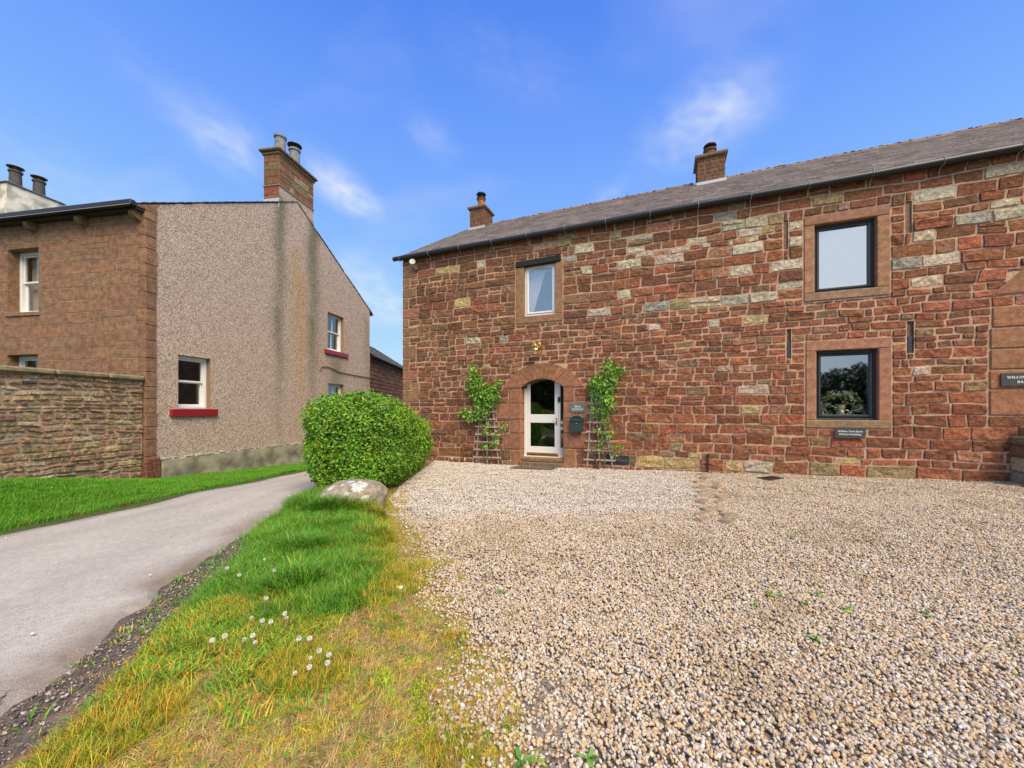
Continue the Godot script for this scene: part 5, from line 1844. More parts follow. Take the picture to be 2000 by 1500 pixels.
func make_boulder() -> void:
	var s := ico(4)
	var p: Array = s[0]
	var f := FastNoiseLite.new()
	f.seed = 12
	f.frequency = 0.9
	f.fractal_octaves = 4
	var q := []
	for v in p:
		var e := 2.7
		var r := pow(pow(absf(v.x), e) + pow(absf(v.y), e) + pow(absf(v.z), e), -1.0 / e)
		var w: Vector3 = v * r * (1.0 + 0.13 * f.get_noise_3d(v.x * 1.4, v.y * 1.4, v.z * 1.4) + 0.025 * f.get_noise_3d(v.x * 6, v.y * 6, v.z * 6))
		w = Vector3(w.x * 0.50, w.y * 0.30, w.z * 0.34)
		w.y += -0.09 * (0.25 - w.x) * smoothstep(0.0, -0.5, w.x)
		q.append(w)
	var mb := MB.new()
	# lichen rosettes with their own outlines
	var spots := [[0.02, 0.29, 0.10, 0.055], [0.18, 0.28, 0.16, 0.10], [0.16, 0.25, 0.26, 0.075], [0.10, 0.28, 0.20, 0.045], [0.30, 0.10, 0.33, 0.07], [-0.22, 0.22, 0.20, 0.05], [0.24, 0.22, 0.27, 0.03], [-0.05, 0.27, 0.22, 0.03], [0.05, 0.18, 0.33, 0.035], [-0.3, 0.12, 0.24, 0.05]]
	for t in s[1]:
		var ce: Vector3 = (q[t[0]] + q[t[1]] + q[t[2]]) / 3.0
		var c := Color(0.42, 0.37, 0.275) * (1.0 + 0.35 * f.get_noise_3d(ce.x * 4, ce.y * 4, ce.z * 4))
		for sp in spots:
			var dd := ce.distance_to(Vector3(sp[0], sp[1], sp[2])) + 0.02 * f.get_noise_3d(ce.x * 22, ce.y * 22, ce.z * 22)
			if dd < sp[3]:
				c = Color(0.82, 0.81, 0.75) * (1.0 + 0.2 * f.get_noise_3d(ce.x * 30, ce.y * 30, ce.z * 30))
		mb._out(q[t[0]], q[t[1]], q[t[2]], Vector3.ZERO, c)
	# smooth the shading
	var acc := {}
	for i in mb.v.size():
		var key := (mb.v[i] * 2000.0).round()
		acc[key] = acc.get(key, Vector3.ZERO) + mb.n[i]
	for i in mb.v.size():
		mb.n[i] = acc[(mb.v[i] * 2000.0).round()].normalized()
	var o := put("boulder", mb.mesh(), M.boulder, self, Transform3D(Basis(Vector3.UP, 0.1), at_ground(-2.42, 5.78, 0.065)))
	tag(o, "rounded grey brown boulder with white lichen in front of the hedge", "boulder")

# ---------------------------------------------------------------- things fixed to the barn
func on_barn(u: float, v: float, z := 0.0) -> Transform3D:
	return barn_xf * Transform3D(Basis.IDENTITY, Vector3(u, v, z))

func words(text: String, size: float, font: String, bold: bool, c: Color, parent: Node3D, at: Vector3) -> void:
	var f := SystemFont.new()
	f.font_names = PackedStringArray([font])
	f.font_weight = 700 if bold else 400
	var t := TextMesh.new()
	t.text = text
	t.font = f
	t.font_size = 32
	t.pixel_size = size / 32.0
	t.depth = 0.002
	t.curve_step = 2.0
	var m := mat(c, 0.6)
	m.vertex_color_use_as_albedo = false
	put("lettering", t, m, parent, Transform3D(Basis.IDENTITY, at))

func make_wall_things() -> void:
	var white := Color(0.82, 0.82, 0.80)
	# oval name plaque
	var p := thing("name_plaque", "oval grey slate house name plaque above the letterbox", "plaque", on_barn(5.48, 1.57, 0.03))
	var mb := MB.new()
	var rim := []
	for i in 32:
		var a := TAU * i / 32
		var x := signf(cos(a)) * pow(absf(cos(a)), 0.6) * 0.215
		var y := signf(sin(a)) * pow(absf(sin(a)), 0.6) * 0.125
		rim.append(Vector3(x, y, 0))
	for i in 32:
		var a: Vector3 = rim[i]
		var b: Vector3 = rim[(i + 1) % 32]
		var z := Vector3(0, 0, 0.018)
		mb.tri(z, a * 0.97 + z, b * 0.97 + z)
		mb._out(a, b, b * 0.97 + z, Vector3.ZERO, null); mb._out(a, b * 0.97 + z, a * 0.97 + z, Vector3.ZERO, null)
	mb.c.fill(Color(0.20, 0.235, 0.23))
	put("plate", mb.mesh(), M.dressed, p)
	words("KELD", 0.058, "Droid Serif", true, white, p, Vector3(0, 0.036, 0.0195))
	words("COTTAGE", 0.058, "Droid Serif", true, white, p, Vector3(0, -0.036, 0.0195))
	# letterbox
	var lb := thing("letterbox", "dark green arched metal letterbox beside the door", "letterbox", on_barn(5.465, 0.97, 0.035))
	var body := MB.new()
	var prof := [[-0.145, 0.0], [0.145, 0.0], [0.165, 0.27], [0.12, 0.35], [0.06, 0.385], [0.0, 0.395], [-0.06, 0.385], [-0.12, 0.35], [-0.165, 0.27]]
	var pts := []
	for q in prof:
		pts.append(Vector3(q[0], q[1], 0))
	for i in pts.size():
		var a: Vector3 = pts[i]
		var b: Vector3 = pts[(i + 1) % pts.size()]
		var z := Vector3(0, 0, 0.11)
		body._out(a, b, b + z, Vector3(0, 0.2, 0.05), null); body._out(a, b + z, a + z, Vector3(0, 0.2, 0.05), null)
		body._out(Vector3(0, 0.2, 0.11), a + z, b + z, Vector3(0, 0.2, 0), null)
	body.c.fill(Color(0.028, 0.052, 0.058))
	put("body", body.mesh(), M.plastic, lb)
	put("flap", one_box(Vector3(-0.175, 0.265, 0.005), Vector3(0.175, 0.295, 0.135), Color(0.035, 0.06, 0.066), 0.008), M.plastic, lb)
	var lid := MB.new()
	for i in 8:
		var a := lerpf(0.12, PI - 0.12, i / 8.0)
		var b := lerpf(0.12, PI - 0.12, (i + 1) / 8.0)
		var q0 := Vector3(cos(a) * 0.178, 0.27 + sin(a) * 0.135, 0)
		var q1 := Vector3(cos(b) * 0.178, 0.27 + sin(b) * 0.135, 0)
		var z := Vector3(0, 0, 0.135)
		var r0 := q0 * Vector3(0.92, 1, 1) - Vector3(0, 0.014, 0)
		var r1 := q1 * Vector3(0.92, 1, 1) - Vector3(0, 0.014, 0)
		lid._out(q0, q1, q1 + z, Vector3(0, 0.2, 0.06), null); lid._out(q0, q1 + z, q0 + z, Vector3(0, 0.2, 0.06), null)
		lid._out(q0 + z, q1 + z, r1 + z, Vector3(0, 0.3, 0), null); lid._out(q0 + z, r1 + z, r0 + z, Vector3(0, 0.3, 0), null)
	lid.c.fill(Color(0.035, 0.06, 0.066))
	put("lid", lid.mesh(), M.plastic, lb)
	put("lock", one_rod(Vector3(0.0, 0.215, 0.105), Vector3(0.0, 0.215, 0.122), 0.012, Color(0.7, 0.7, 0.68), 10), M.metal, lb)
	# parking sign and the neighbour's name sign
	var s1 := thing("slate_sign", "dark slate private parking sign below the window with flowers", "sign", on_barn(11.025, 1.06, 0.075))
	put("plate", one_box(Vector3(-0.245, -0.11, -0.012), Vector3(0.245, 0.11, 0.01), Color(0.075, 0.085, 0.098), 0.004), M.slate, s1)
	words("Willow Tree Barn", 0.045, "Droid Serif", true, white, s1, Vector3(0, 0.030, 0.0115))
	words("Private Parking", 0.045, "Droid Serif", true, white, s1, Vector3(0, -0.030, 0.0115))
	var s2 := thing("slate_sign", "slate WILLOW TREE BARN name sign on a dressed jamb stone", "sign", on_barn(13.50, 2.07, 0.05))
	put("plate", one_box(Vector3(-0.285, -0.12, -0.012), Vector3(0.285, 0.12, 0.01), Color(0.075, 0.085, 0.098), 0.004), M.slate, s2)
	words("WILLOW TREE", 0.056, "Droid Serif", true, white, s2, Vector3(0, 0.038, 0.0115))
	words("BARN", 0.056, "Droid Serif", true, white, s2, Vector3(0, -0.045, 0.0115))
	# lantern over the door
	var l := thing("wall_lantern", "small brass bulkhead lantern on the wall above the arch", "lantern", on_barn(4.40, 3.10, 0.045).scaled_local(Vector3.ONE * 1.5))
	var br := MB.new()
	br.lathe([[0.0, 0.0], [0.055, 0.0], [0.055, 0.02], [0.03, 0.03], [0.0, 0.03]], 14)
	put("backplate", br.mesh(), M.brass, l, Transform3D(Basis(Vector3.RIGHT, PI / 2), Vector3(0.02, 0.10, 0)))
	var arm := MB.new()
	arm.tube(PackedVector3Array([Vector3(0.02, 0.10, 0.01), Vector3(0.02, 0.13, 0.08), Vector3(0.01, 0.10, 0.14), Vector3(0.0, 0.06, 0.15)]), PackedFloat32Array([0.012, 0.012, 0.012, 0.014]), 8)
	put("arm", arm.mesh(), M.brass, l)
	var sh := MB.new()
	sh.lathe([[0.09, -0.01], [0.085, 0.01], [0.05, 0.045], [0.03, 0.07], [0.0, 0.075]], 18)
	put("shade", sh.mesh(), M.brass, l, Transform3D(Basis.IDENTITY, Vector3(0, 0, 0.15)))
	var bu := MB.new()
	bu.lathe([[0.0, -0.085], [0.025, -0.075], [0.036, -0.045], [0.034, -0.01], [0.03, 0.0]], 14)
	put("glass_jar", bu.mesh(), M.bulb, l, Transform3D(Basis.IDENTITY, Vector3(0, 0, 0.15)))
	# security lamp under the gutter
	var f := thing("security_lamp", "white security lamp under the gutter at the barn corner", "lamp", on_barn(0.48, 5.88, 0.02))
	var head := MB.new()
	head.lathe([[0.0, -0.07], [0.05, -0.065], [0.07, -0.02], [0.09, 0.06], [0.088, 0.075], [0.0, 0.07]], 18, Color(0.42, 0.42, 0.42))
	put("head", head.mesh(), M.plastic, f, Transform3D(Basis(Vector3.RIGHT, 1.35).rotated(Vector3.UP, 0.5), Vector3(0.0, 0.08, 0.14)))
	put("arm", one_rod(Vector3(0.0, -0.05, 0.02), Vector3(0.0, 0.04, 0.10), 0.018, Color(0.6, 0.6, 0.6)), M.plastic, f)
	put("sensor", one_box(Vector3(0.01, -0.13, 0.0), Vector3(0.09, -0.05, 0.09), Color(0.10, 0.10, 0.11), 0.02), M.plastic, f)
	# door bell on the frame
	var db := thing("key_safe", "small black key box on the white door frame", "key box", on_barn(4.93, 1.80, -0.198))
	put("case", one_box(Vector3(-0.035, -0.07, 0.0), Vector3(0.035, 0.07, 0.035), Color(0.02, 0.02, 0.022), 0.008), M.plastic, db)
	put("button", one_rod(Vector3(0, -0.03, 0.03), Vector3(0, -0.03, 0.04), 0.014, Color(0.06, 0.06, 0.065), 12), M.plastic, db)
	# pipe stub at the foot of the wall
	var dp := MB.new()
	dp.tube(PackedVector3Array([Vector3(0, 0.44, 0.05), Vector3(0, -0.08, 0.05)]), PackedFloat32Array([0.022, 0.022]), 8, Color(0.035, 0.032, 0.034))
	tag(put("drain_pipe", dp.mesh(), M.plastic, self, on_barn(8.46, 0.08)), "short thin black pipe at the foot of the barn wall", "pipe")
	# door mat
	var dm := thing("door_mat", "brown coir door mat on a thin stone slab at the door", "mat", barn_xf * Transform3D(Basis(Vector3.UP, 0.05), Vector3(4.42, 0.0, 0.38)))
	put("slab", one_box(Vector3(-0.62, -0.05, -0.26), Vector3(0.58, 0.022, 0.24), Color(0.24, 0.22, 0.18), 0.012), M.dressed, dm)
	put("mat", one_box(Vector3(-0.45, 0.0225, -0.17), Vector3(0.47, 0.045, 0.19), Color(0.22, 0.15, 0.10), 0.006), M.soil, dm)
	put("border", one_box(Vector3(-0.48, 0.0223, -0.2), Vector3(0.50, 0.032, 0.22), Color(0.03, 0.03, 0.03), 0.004), M.matt, dm)
	# stone block pier where the next building's steps begin
	var pr := thing("stone_pier", "mossy stone block pier standing against the barn wall", "pier", on_barn(13.33, 0.0, 0.0))
	var y := 0.0
	for q in [[0.42, Color(0.50, 0.45, 0.33)], [0.27, Color(0.60, 0.56, 0.42)], [0.21, Color(0.30, 0.18, 0.11)], [0.17, Color(0.33, 0.26, 0.16)]]:
		var st := MB.new()
		st.box(Vector3(rng.randf_range(0, 0.03), y - (0.2 if y == 0.0 else -0.004), 0.0), Vector3(1.3, y + q[0] - 0.004, 0.62 + rng.randf_range(-0.02, 0.02)), vary(q[1], 0.08), 0.035)
		put("block", st.mesh(), M.boulder, pr)
		y += q[0]
	var bl := thing("lantern_box", "square black metal lantern box standing on the stone pier", "lantern", on_barn(13.47, 1.072, 0.10))
	put("case", one_box(Vector3(0, 0, 0), Vector3(0.26, 0.25, 0.26), Color(0.03, 0.034, 0.04), 0.014), M.plastic, bl)
	var fr2 := MB.new()
	for e in [[Vector3(-0.008, 0.03, 0.04), Vector3(-0.001, 0.22, 0.055)], [Vector3(-0.008, 0.03, 0.205), Vector3(-0.001, 0.22, 0.22)], [Vector3(-0.008, 0.03, 0.056), Vector3(-0.001, 0.045, 0.204)], [Vector3(-0.008, 0.205, 0.056), Vector3(-0.001, 0.22, 0.204)]]:
		fr2.box(e[0], e[1], Color(0.10, 0.115, 0.13))
	put("side_frame", fr2.mesh(), M.plastic, bl)
	# flowers behind the lower window, curtain behind the small one
	var vs := thing("flower_vase", "pale vase of trailing white flowers behind the lower anthracite window", "vase", on_barn(10.98, 1.345, -0.245))
	var vb := MB.new()
	vb.lathe([[0.0, 0.0], [0.075, 0.0], [0.085, 0.03], [0.06, 0.14], [0.075, 0.24], [0.095, 0.30]], 18, Color(0.62, 0.58, 0.52))
	put("vase", vb.mesh(), M.paint, vs)
	var fw := []
	var fc := PackedColorArray()
	for i in 150:
		var a := rng.randf() * TAU
		var r := sqrt(rng.randf()) * 0.40
		var hy := 0.36 + 0.17 * cos(r / 0.40 * 1.5) - (rng.randf() * 0.34 if r > 0.27 else 0.0)
		fw.append(Transform3D(Basis(Vector3(rng.randfn(), rng.randfn(), rng.randfn()).normalized(), rng.randf() * TAU), Vector3(cos(a) * r, hy + rng.randf_range(-0.05, 0.05), sin(a) * r * 0.32)))
		fc.append(vary([Color(0.80, 0.84, 0.55), Color(0.86, 0.87, 0.82), Color(0.30, 0.50, 0.16), Color(0.86, 0.87, 0.80)][rng.randi() % 4], 0.15))
	copies("flowers", spray(31, 5, 0.05, 0.03, 0.02, 1.0), M.leaf, fw, fc, vs)
	var ws := put("window_shelf", one_box(Vector3(10.45, 1.29, -0.62), Vector3(11.55, 1.335, -0.17), Color(0.5, 0.45, 0.38)), M.paint, get_node("stone_barn"))
	ws.set_meta("label", "inner window shelf")
	curtain(get_node("stone_barn"), Transform3D(Basis.IDENTITY, Vector3(4.03, 4.08, -0.22)), 0.55, 1.33, Color(0.68, 0.69, 0.70), 0.25)

# ---------------------------------------------------------------- trellises and climbers
const CLIMB_L := [[2.48, 2.59, 0.12], [2.61, 2.44, 0.15], [2.48, 2.26, 0.16], [2.71, 2.17, 0.19], [2.96, 2.05, 0.20], [3.15, 1.99, 0.16], [3.31, 2.27, 0.08], [2.87, 1.82, 0.20], [3.12, 1.79, 0.16], [2.58, 1.88, 0.12], [2.74, 1.62, 0.13], [2.87, 1.50, 0.13], [2.21, 1.44, 0.12], [2.41, 1.41, 0.12], [2.61, 1.35, 0.11], [2.80, 1.27, 0.12], [2.90, 1.07, 0.09], [2.90, 0.89, 0.07], [3.25, 0.84, 0.08], [3.18, 0.57, 0.12], [2.80, 0.51, 0.08], [3.43, 1.02, 0.07], [3.49, 1.16, 0.05], [2.38, 1.24, 0.08]]
const CLIMB_R := [[6.29, 2.65, 0.09], [6.26, 2.48, 0.13], [6.36, 2.37, 0.12], [6.49, 2.44, 0.08], [6.61, 2.53, 0.04], [5.93, 2.23, 0.13], [6.14, 2.20, 0.16], [5.96, 2.05, 0.16], [6.19, 2.02, 0.17], [6.31, 2.17, 0.12], [6.14, 1.84, 0.16], [6.29, 1.79, 0.11], [6.24, 1.58, 0.13], [6.14, 1.43, 0.12], [6.21, 1.27, 0.09], [6.06, 1.01, 0.11], [6.14, 0.89, 0.12], [6.34, 0.89, 0.08], [6.01, 0.60, 0.08], [6.36, 0.51, 0.09], [6.44, 0.62, 0.07], [6.29, 1.07, 0.07], [5.88, 1.48, 0.08]]

func make_climbers() -> void:
	var grey := Color(0.52, 0.46, 0.40)
	for side in 2:
		var bc := 2.92 if side == 0 else 6.04
		var bw := 0.40 if side == 0 else 0.37
		var tc := 2.89 if side == 0 else 5.93
		var tw := 0.22 if side == 0 else 0.10
		var top := 1.72 if side == 0 else 1.95
		var low := 0.02 if side == 0 else 0.08
		var t := thing("trellis", "weathered grey fan trellis on the hedge side of the door" if side == 0 else "weathered grey fan trellis beside the letterbox", "trellis", on_barn(0, 0, 0.06), "wooden trellises flanking the door")
		for k in [-1.0, 0.0, 1.0]:
			var mb := MB.new()
			var a := Vector3(bc + bw * 0.86 * k, low, 0)
			var b := Vector3(tc + tw * 0.86 * k, top, 0)
			var dir := (b - a).normalized()
			var l := (b - a).length()
			mb.box(Vector3(-0.018, 0, -0.009), Vector3(0.018, l, 0.009), vary(grey, 0.12), 0.003)
			put("post", mb.mesh(), M.timber, t, Transform3D(Basis(Vector3(dir.y, -dir.x, 0), dir, Vector3(0, 0, 1)), a))
		for i in 8:
			var f := 0.10 + 0.88 * i / 7.0
			var c := Vector3(lerpf(bc, tc, f), lerpf(low, top, f), 0.02)
			var w := lerpf(bw, tw, f) + 0.05
			put("rail", one_box(Vector3(-w, -0.021, -0.008), Vector3(w, 0.021, 0.008), vary(grey * 1.2, 0.14), 0.003), M.timber, t, Transform3D(Basis(Vector3(0, 0, 1), rng.randf_range(-0.02, 0.02)), c))
		var cl := thing("climbing_plant", "leafy green climber on the hedge side trellis, bushy at the top" if side == 0 else "tall narrow green climber on the trellis beside the letterbox", "climber", on_barn(0, 0, 0.06), "climbing plants flanking the door")
		var wh := []
		var co := PackedColorArray()
		for q in (CLIMB_L if side == 0 else CLIMB_R):
			var n := int(q[2] * q[2] * (1250 if q[1] > 1.35 else 480)) + 3
			for i in n:
				var a := rng.randf() * TAU
				var r: float = sqrt(rng.randf()) * q[2] * 1.25
				var pos := Vector3(q[0] + cos(a) * r, q[1] + sin(a) * r, 0.02 + absf(rng.randfn()) * 0.07)
				var ax := Vector3(rng.randfn() * 0.6, rng.randfn() * 0.6, 0.8).normalized()
				var sx := ax.cross(Vector3(0.2, 1, 0.1)).normalized()
				wh.append(Transform3D(Basis(sx, ax, sx.cross(ax)).rotated(ax, rng.randf() * TAU).scaled(Vector3.ONE * rng.randf_range(0.7, 1.25)), pos))
				co.append(vary([Color(0.15, 0.38, 0.04), Color(0.24, 0.50, 0.06), Color(0.36, 0.60, 0.09), Color(0.09, 0.25, 0.035)][rng.randi() % 4], 0.2, 0.1))
		copies("foliage", spray(21 + side, 4, 0.085, 0.036, 0.034, 0.9), M.leaf, wh, co, cl)
		for k in 4:
			var mb := MB.new()
			var pts := PackedVector3Array()
			var rad := PackedFloat32Array()
			var x := bc + 0.06 * (k - 1.5)
			for j in 12:
				var f := j / 11.0
				pts.append(Vector3(lerpf(x, tc + 0.14 * (k - 1.5), f) + 0.05 * sin(j * 1.3 + k * 2.0), -0.04 + (top + 0.5) * f * (0.7 + 0.1 * k), 0.035 + 0.012 * sin(j * 0.9 + k)))
				rad.append(0.011 * (1.0 - 0.75 * f))
			mb.tube(pts, rad, 5, Color(0.17, 0.125, 0.085))
			put("stem", mb.mesh(), M.timber, cl)

# ---------------------------------------------------------------- small things on the ground
func make_small_things() -> void:
	# a row of sunken edging stones in the gravel
	var path := [[4.55, 9.05], [4.35, 8.55], [4.12, 8.05], [3.85, 7.55], [3.62, 7.1], [3.45, 6.75], [3.28, 6.4], [3.12, 6.05], [2.98, 5.72], [2.82, 5.4], [2.66, 5.05]]
	for i in path.size():
		for k in 2:
			if k == 1 and i % 3 == 2:
				continue
			var mb := MB.new()
			rock(mb, rng.randf_range(0.22, 0.38), rng.randf_range(0.13, 0.2), 0.035, 0.012, vary(Color(0.46, 0.35, 0.25), 0.15), 0.03, -0.03)
			var o := put(numbered("edging_stone"), mb.mesh(), M.boulder, self, Transform3D(Basis(Vector3.UP, 0.4 + rng.randf_range(-0.4, 0.4)) * Basis(Vector3.RIGHT, -PI / 2), at_ground(path[i][0] + k * 0.27 - 0.1, path[i][1] + rng.randf_range(-0.1, 0.1), 0.002)))
			tag(o, "flat brown edging stone, %s from the barn wall on the %s gravel side" % [["first", "second", "third", "fourth", "fifth", "sixth", "seventh", "eighth", "ninth", "tenth", "eleventh"][i], "golden" if k == 1 else "pale"], "stone", "edging stones sunk in the gravel")
	# scorched or wet leaf litter: a dark drain grating lying in the gravel
	var dg := thing("drain_cover", "small black drain grating half buried in gravel near the wall", "drain", Transform3D(Basis(Vector3.UP, 0.38), at_ground(5.25, 7.80, 0.022)))
	var fr := MB.new()
	for e in [[Vector3(-0.22, 0, -0.13), Vector3(0.22, 0.014, -0.10)], [Vector3(-0.22, 0, 0.10), Vector3(0.22, 0.014, 0.13)], [Vector3(-0.22, 0, -0.099), Vector3(-0.19, 0.014, 0.099)], [Vector3(0.19, 0, -0.099), Vector3(0.22, 0.014, 0.099)]]:
		fr.box(e[0], e[1], Color(0.02, 0.02, 0.022), 0.003)
	put("frame", fr.mesh(), M.plastic, dg)
	for i in 7:
		put("bar", one_box(Vector3(-0.16 + i * 0.05, 0.0, -0.099), Vector3(-0.14 + i * 0.05, 0.012, 0.099), Color(0.02, 0.02, 0.022), 0.003), M.plastic, dg)
	# dandelion clocks
	var spots := [[535, 1112, 0.16], [438, 1108, 0.17], [520, 1090, 0.20], [1012 - 500, 1168, 0.16], [558, 1196, 0.13], [492, 1206, 0.11], [508, 1212, 0.10], [525, 1214, 0.10], [555, 1205, 0.11], [438, 1240, 0.15], [495, 1240, 0.10], [492, 1255, 0.09], [612, 1244, 0.08], [600, 1305, 0.06], [567, 1312, 0.07], [625, 1268, 0.07], [636, 1275, 0.07], [615, 1282, 0.06], [645, 1290, 0.06], [408, 1250, 0.10], [480, 1243, 0.10], [470, 1120, 0.14], [590, 1240, 0.08]]
	var i := 0
	for s in spots:
		var d: float = 1.53 * 750.0 / (s[1] + 18.0 - 800.0)
		for it in 3:
			d = (1.53 - ground_y((s[0] - 1000.0) / 750.0 * d, d) - s[2]) * 750.0 / (s[1] - 800.0)
		var x: float = (s[0] - 1000.0) / 750.0 * d
		var o := thing("dandelion", ("round white dandelion clock" if i % 3 != 2 else "closed or half bare dandelion head") + (" above the tall green verge grass" if s[1] < 1175 else (" among the short yellowing grass" if s[1] < 1262 else " in the low dead grass patch")), "dandelion", Transform3D(Basis(Vector3.UP, rng.randf() * TAU), at_ground(x, d, -0.01)), "dandelion clocks in the verge")
		var st := MB.new()
		var top := Vector3(rng.randf_range(-0.02, 0.02), s[2], rng.randf_range(-0.02, 0.02))
		st.tube(PackedVector3Array([Vector3(-top.x, 0, 0), top * 0.5 + Vector3(0.006, 0, 0), top]), PackedFloat32Array([0.0026, 0.0024, 0.002]), 5, vary(Color(0.35, 0.22, 0.13), 0.2))
		put("stalk", st.mesh(), M.grass, o)
		var hd := MB.new()
		var full := i % 3 != 2
		var r := 0.0105 if full else 0.007
		for k in (120 if full else 40):
			var dir := Vector3(rng.randfn(), rng.randfn() + (0.0 if full else 0.9), rng.randfn()).normalized()
			var side := dir.cross(Vector3(0.3, 1, 0.2)).normalized()
			var up := side.cross(dir)
			var a := top + dir * r * 0.2
			var e := top + dir * r
			hd.tri(a - side * 0.0004, a + side * 0.0004, e)
			for q in 3:
				var an := TAU * q / 3.0 + k
				var w := (side * cos(an) + up * sin(an)) * 0.0055
				hd.tri(e, e + w + dir * 0.002 + up * 0.0008, e + w * 0.8 - up * 0.0015 + dir * 0.003)
		hd.c.fill(Color(0.78, 0.76, 0.72))
		put("seed_head", hd.mesh(), M.cloth, o)
		i += 1
	# weeds rooted in the gravel
	var leafy := [spray(41, 7, 0.055, 0.024, 0.006, 0.8), spray(42, 9, 0.040, 0.020, 0.010, 0.6)]
	var weeds := [[1410, 1142, 0], [1505, 1165, 1], [1525, 1168, 1], [1598, 1162, 0], [1572, 1182, 1], [1652, 1195, 0], [1812, 1204, 0], [1600, 1255, 1], [1150, 1485, 0], [1050, 1490, 0], [1020, 1490, 0], [1408, 1000, 1], [1424, 1014, 1], [1545, 1050, 1], [1475, 1185, 1], [985, 1425, 1], [905, 1050, 1], [1200, 920, 1], [1415, 978, 1], [975, 1160, 1]]
	for w in weeds:
		var d: float = 1.53 * 750.0 / (w[1] - 800.0)
		var x: float = (w[0] - 1000.0) / 750.0 * d
		d = (1.53 - ground_y(x, d)) * 750.0 / (w[1] - 800.0)
		x = (w[0] - 1000.0) / 750.0 * d
		var o := thing("weed", ("broad leaved green weed" if w[2] == 0 else "small leaved green seedling") + (" in the golden gravel" if w[1] > 1040 else " beside the sunken edging stones or wall"), "weed", Transform3D(Basis(Vector3.UP, rng.randf() * TAU), at_ground(x, d, 0.015)), "weed seedlings in the gravel")
		var m: ArrayMesh = leafy[w[2]]
		var mt := mat(vary([Color(0.17, 0.36, 0.05), Color(0.26, 0.38, 0.04), Color(0.11, 0.28, 0.05)][rng.randi() % 3], 0.1), 0.5)
		var lf := put("leaves", m, mt, o)
		lf.scale = Vector3.ONE * rng.randf_range(0.8, 1.3)
	# cushion of stonecrop at the gravel's edge
	var sc := thing("stonecrop", "low bright yellow green stonecrop cushion at the gravel edge", "plant", Transform3D(Basis.IDENTITY, at_ground(-0.47, 1.95, 0.0)))
	var wh := []
	var co := PackedColorArray()
	for k in 130:
		var f := rng.randf()
		wh.append(Transform3D(Basis(Vector3.UP, rng.randf() * TAU).scaled(Vector3.ONE * rng.randf_range(0.7, 1.2)), Vector3(-0.05 + 0.11 * f + rng.randfn() * 0.025, 0.008 + rng.randf() * 0.012, -0.14 + 0.30 * f + rng.randfn() * 0.02)))
		co.append(vary(Color(0.40, 0.46, 0.04), 0.2, 0.1))
	copies("foliage", spray(51, 8, 0.014, 0.007, 0.004, 1.2), M.leaf, wh, co, sc)
	# loose stones and grit along the broken edge of the lane
	var gw := []
	var gc := PackedColorArray()
	for k in 3200:
		var d := 1.3 + 3.4 * rng.randf()
		var x := along(ROAD_R, d) + absf(rng.randfn()) * 0.20 - 0.02
		var s := 0.003 + 0.009 * pow(rng.randf(), 5.0)
		gw.append(Transform3D(Basis(Vector3(rng.randfn(), rng.randfn(), rng.randfn()).normalized(), rng.randf() * TAU).scaled(Vector3.ONE * s), at_ground(x, d, 0.002)))
		gc.append(vary([Color(0.34, 0.29, 0.25), Color(0.18, 0.145, 0.12), Color(0.26, 0.21, 0.17), Color(0.12, 0.095, 0.08), Color(0.42, 0.38, 0.34)][rng.randi() % 5], 0.2))
	var gr := thing("lane_grit", "loose grit and chippings along the broken edge of the lane", "grit")
	gr.set_meta("kind", "stuff")
	copies("chippings", pebble_mesh(140), M.pebble, gw, gc, gr)
	# a pale stone at the grass edge
	var ps := put("white_stone", pebble_mesh(150, 2), mat(Color(0.72, 0.70, 0.66), 0.8), self, Transform3D(Basis(Vector3(0, 1, 0), 0.6).scaled(Vector3(0.032, 0.024, 0.028)), at_ground(-0.93, 3.18, 0.012)))
	tag(ps, "single white stone lying in the yellowed grass edge", "stone")
	# two little spike lights by the wall
	for k in 2:
		var o := thing("spike_light", "tiny clear garden spike light at the foot of the barn wall", "garden light", on_barn(1.82 + 0.42 * k, 0.0, 0.12), "garden spike lights by the wall")
		put("stake", one_rod(Vector3(0, -0.08, 0), Vector3(0, 0.10, 0), 0.009, Color(0.3, 0.3, 0.31)), M.plastic, o)
		var hd := MB.new()
		hd.lathe([[0.012, 0.08], [0.024, 0.09], [0.024, 0.14], [0.028, 0.145], [0.0, 0.155]], 12, Color(0.62, 0.63, 0.65))
		put("head", hd.mesh(), M.plastic, o)
	# fallen leaves under the hedge
	var fw := []
	var fc := PackedColorArray()
	for k in 120:
		var d := rng.randf_range(6.2, 8.6)
		fw.append(Transform3D(Basis(Vector3.UP, rng.randf() * TAU).scaled(Vector3(1, 0.4, 1)), at_ground(along(GRAVEL_L, d) + rng.randf_range(-0.1, 0.25), d, 0.018)))
		fc.append(vary([Color(0.30, 0.15, 0.06), Color(0.40, 0.25, 0.09), Color(0.18, 0.10, 0.05)][rng.randi() % 3], 0.2))
	var fl := thing("fallen_leaves", "dry brown leaves lying on gravel under the hedge", "leaves")
	fl.set_meta("kind", "stuff")
	copies("leaf_litter", spray(61, 1, 0.045, 0.026, 0.003, 0.1), M.leaf, fw, fc, fl)

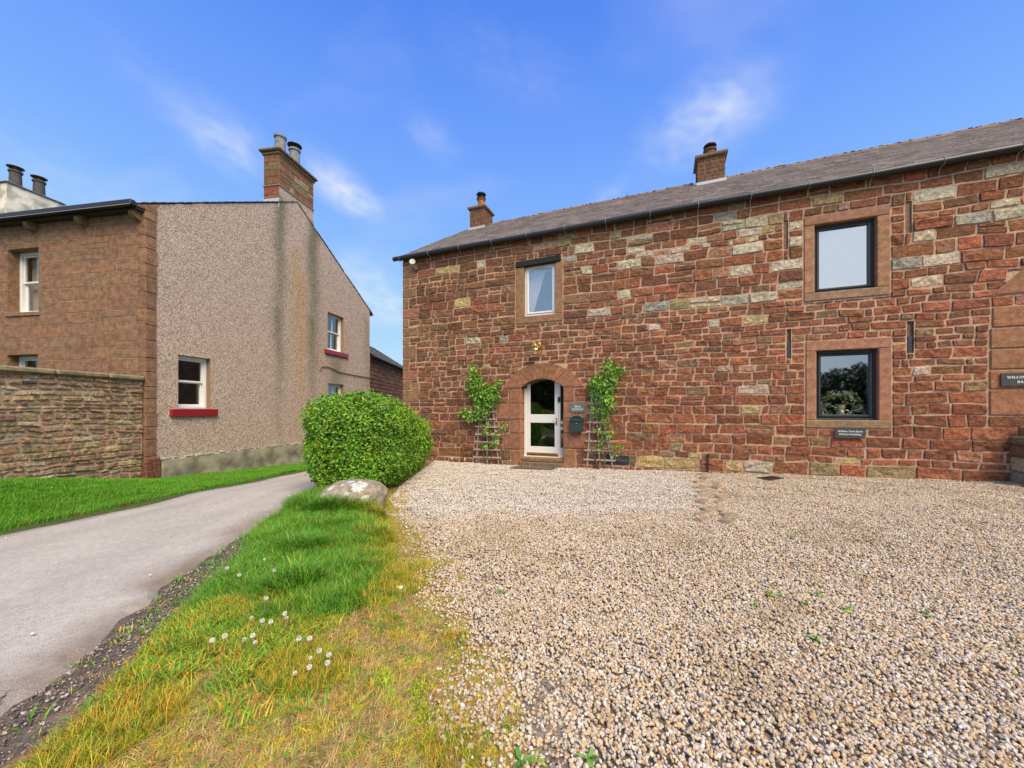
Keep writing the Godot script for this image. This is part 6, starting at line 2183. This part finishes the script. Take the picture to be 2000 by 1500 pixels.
# ---------------------------------------------------------------- what the panes mirror, behind the photographer
func make_behind() -> void:
	for q in [[6.3, 21.0, 5.6, 3.0, 1], [1.0, 30.0, 6.5, 3.6, 2], [-17.5, 12.0, 7.5, 3.6, 3], [-21.0, 16.5, 8.5, 4.0, 4]]:
		var o := thing("garden_tree", ["", "dark round tree mirrored in the lower anthracite window", "dark tree standing beyond the one mirrored in the lower window", "dark evergreen across the lane mirrored in the door panes", "taller dark evergreen behind the one mirrored in the door"][q[4]], "tree", Transform3D(Basis.IDENTITY, Vector3(q[0], -0.7, q[1])), "trees behind the photographer")
		var mb := MB.new()
		mb.tube(PackedVector3Array([Vector3.ZERO, Vector3(0.1, q[2] * 0.4, 0), Vector3(0, q[2] * 0.8, 0.1)]), PackedFloat32Array([0.22, 0.16, 0.05]), 8, Color(0.10, 0.075, 0.05))
		put("trunk", mb.mesh(), M.timber, o)
		var wh := []
		var co := PackedColorArray()
		for i in 1500:
			var p := Vector3(rng.randfn(), rng.randfn(), rng.randfn()).normalized() * pow(rng.randf(), 0.4)
			p *= 1.0 + 0.35 * nz.get_noise_3d(p.x * 60 + q[4] * 90, p.y * 60, p.z * 60)
			wh.append(Transform3D(Basis(Vector3(rng.randfn(), rng.randfn(), rng.randfn()).normalized(), rng.randf() * TAU).scaled(Vector3.ONE * rng.randf_range(3.0, 5.5)), Vector3(p.x * q[3], q[2] * 0.56 + p.y * q[2] * 0.46, p.z * q[3])))
			co.append(vary(Color(0.03, 0.06, 0.018), 0.3, 0.1))
		copies("crown", spray(70, 7, 0.07, 0.035, 0.03, 1.0), M.leaf, wh, co, o)
	var hb := thing("golden_bush", "low golden yellow bush across the lane behind the photographer", "bush", Transform3D(Basis.IDENTITY, Vector3(-12.3, -0.2, 6.0)))
	var w2 := []
	var c2 := PackedColorArray()
	for i in 2200:
		var p := Vector3(rng.randfn(), absf(rng.randfn()), rng.randfn()).normalized() * pow(rng.randf(), 0.3)
		w2.append(Transform3D(Basis(Vector3(rng.randfn(), rng.randfn(), rng.randfn()).normalized(), rng.randf() * TAU).scaled(Vector3.ONE * 2.2), p * Vector3(1.5, 1.7, 1.5)))
		c2.append(vary(Color(0.36, 0.36, 0.03), 0.25, 0.1))
	copies("foliage", spray(71, 7, 0.06, 0.03, 0.03, 1.0), M.leaf, w2, c2, hb)
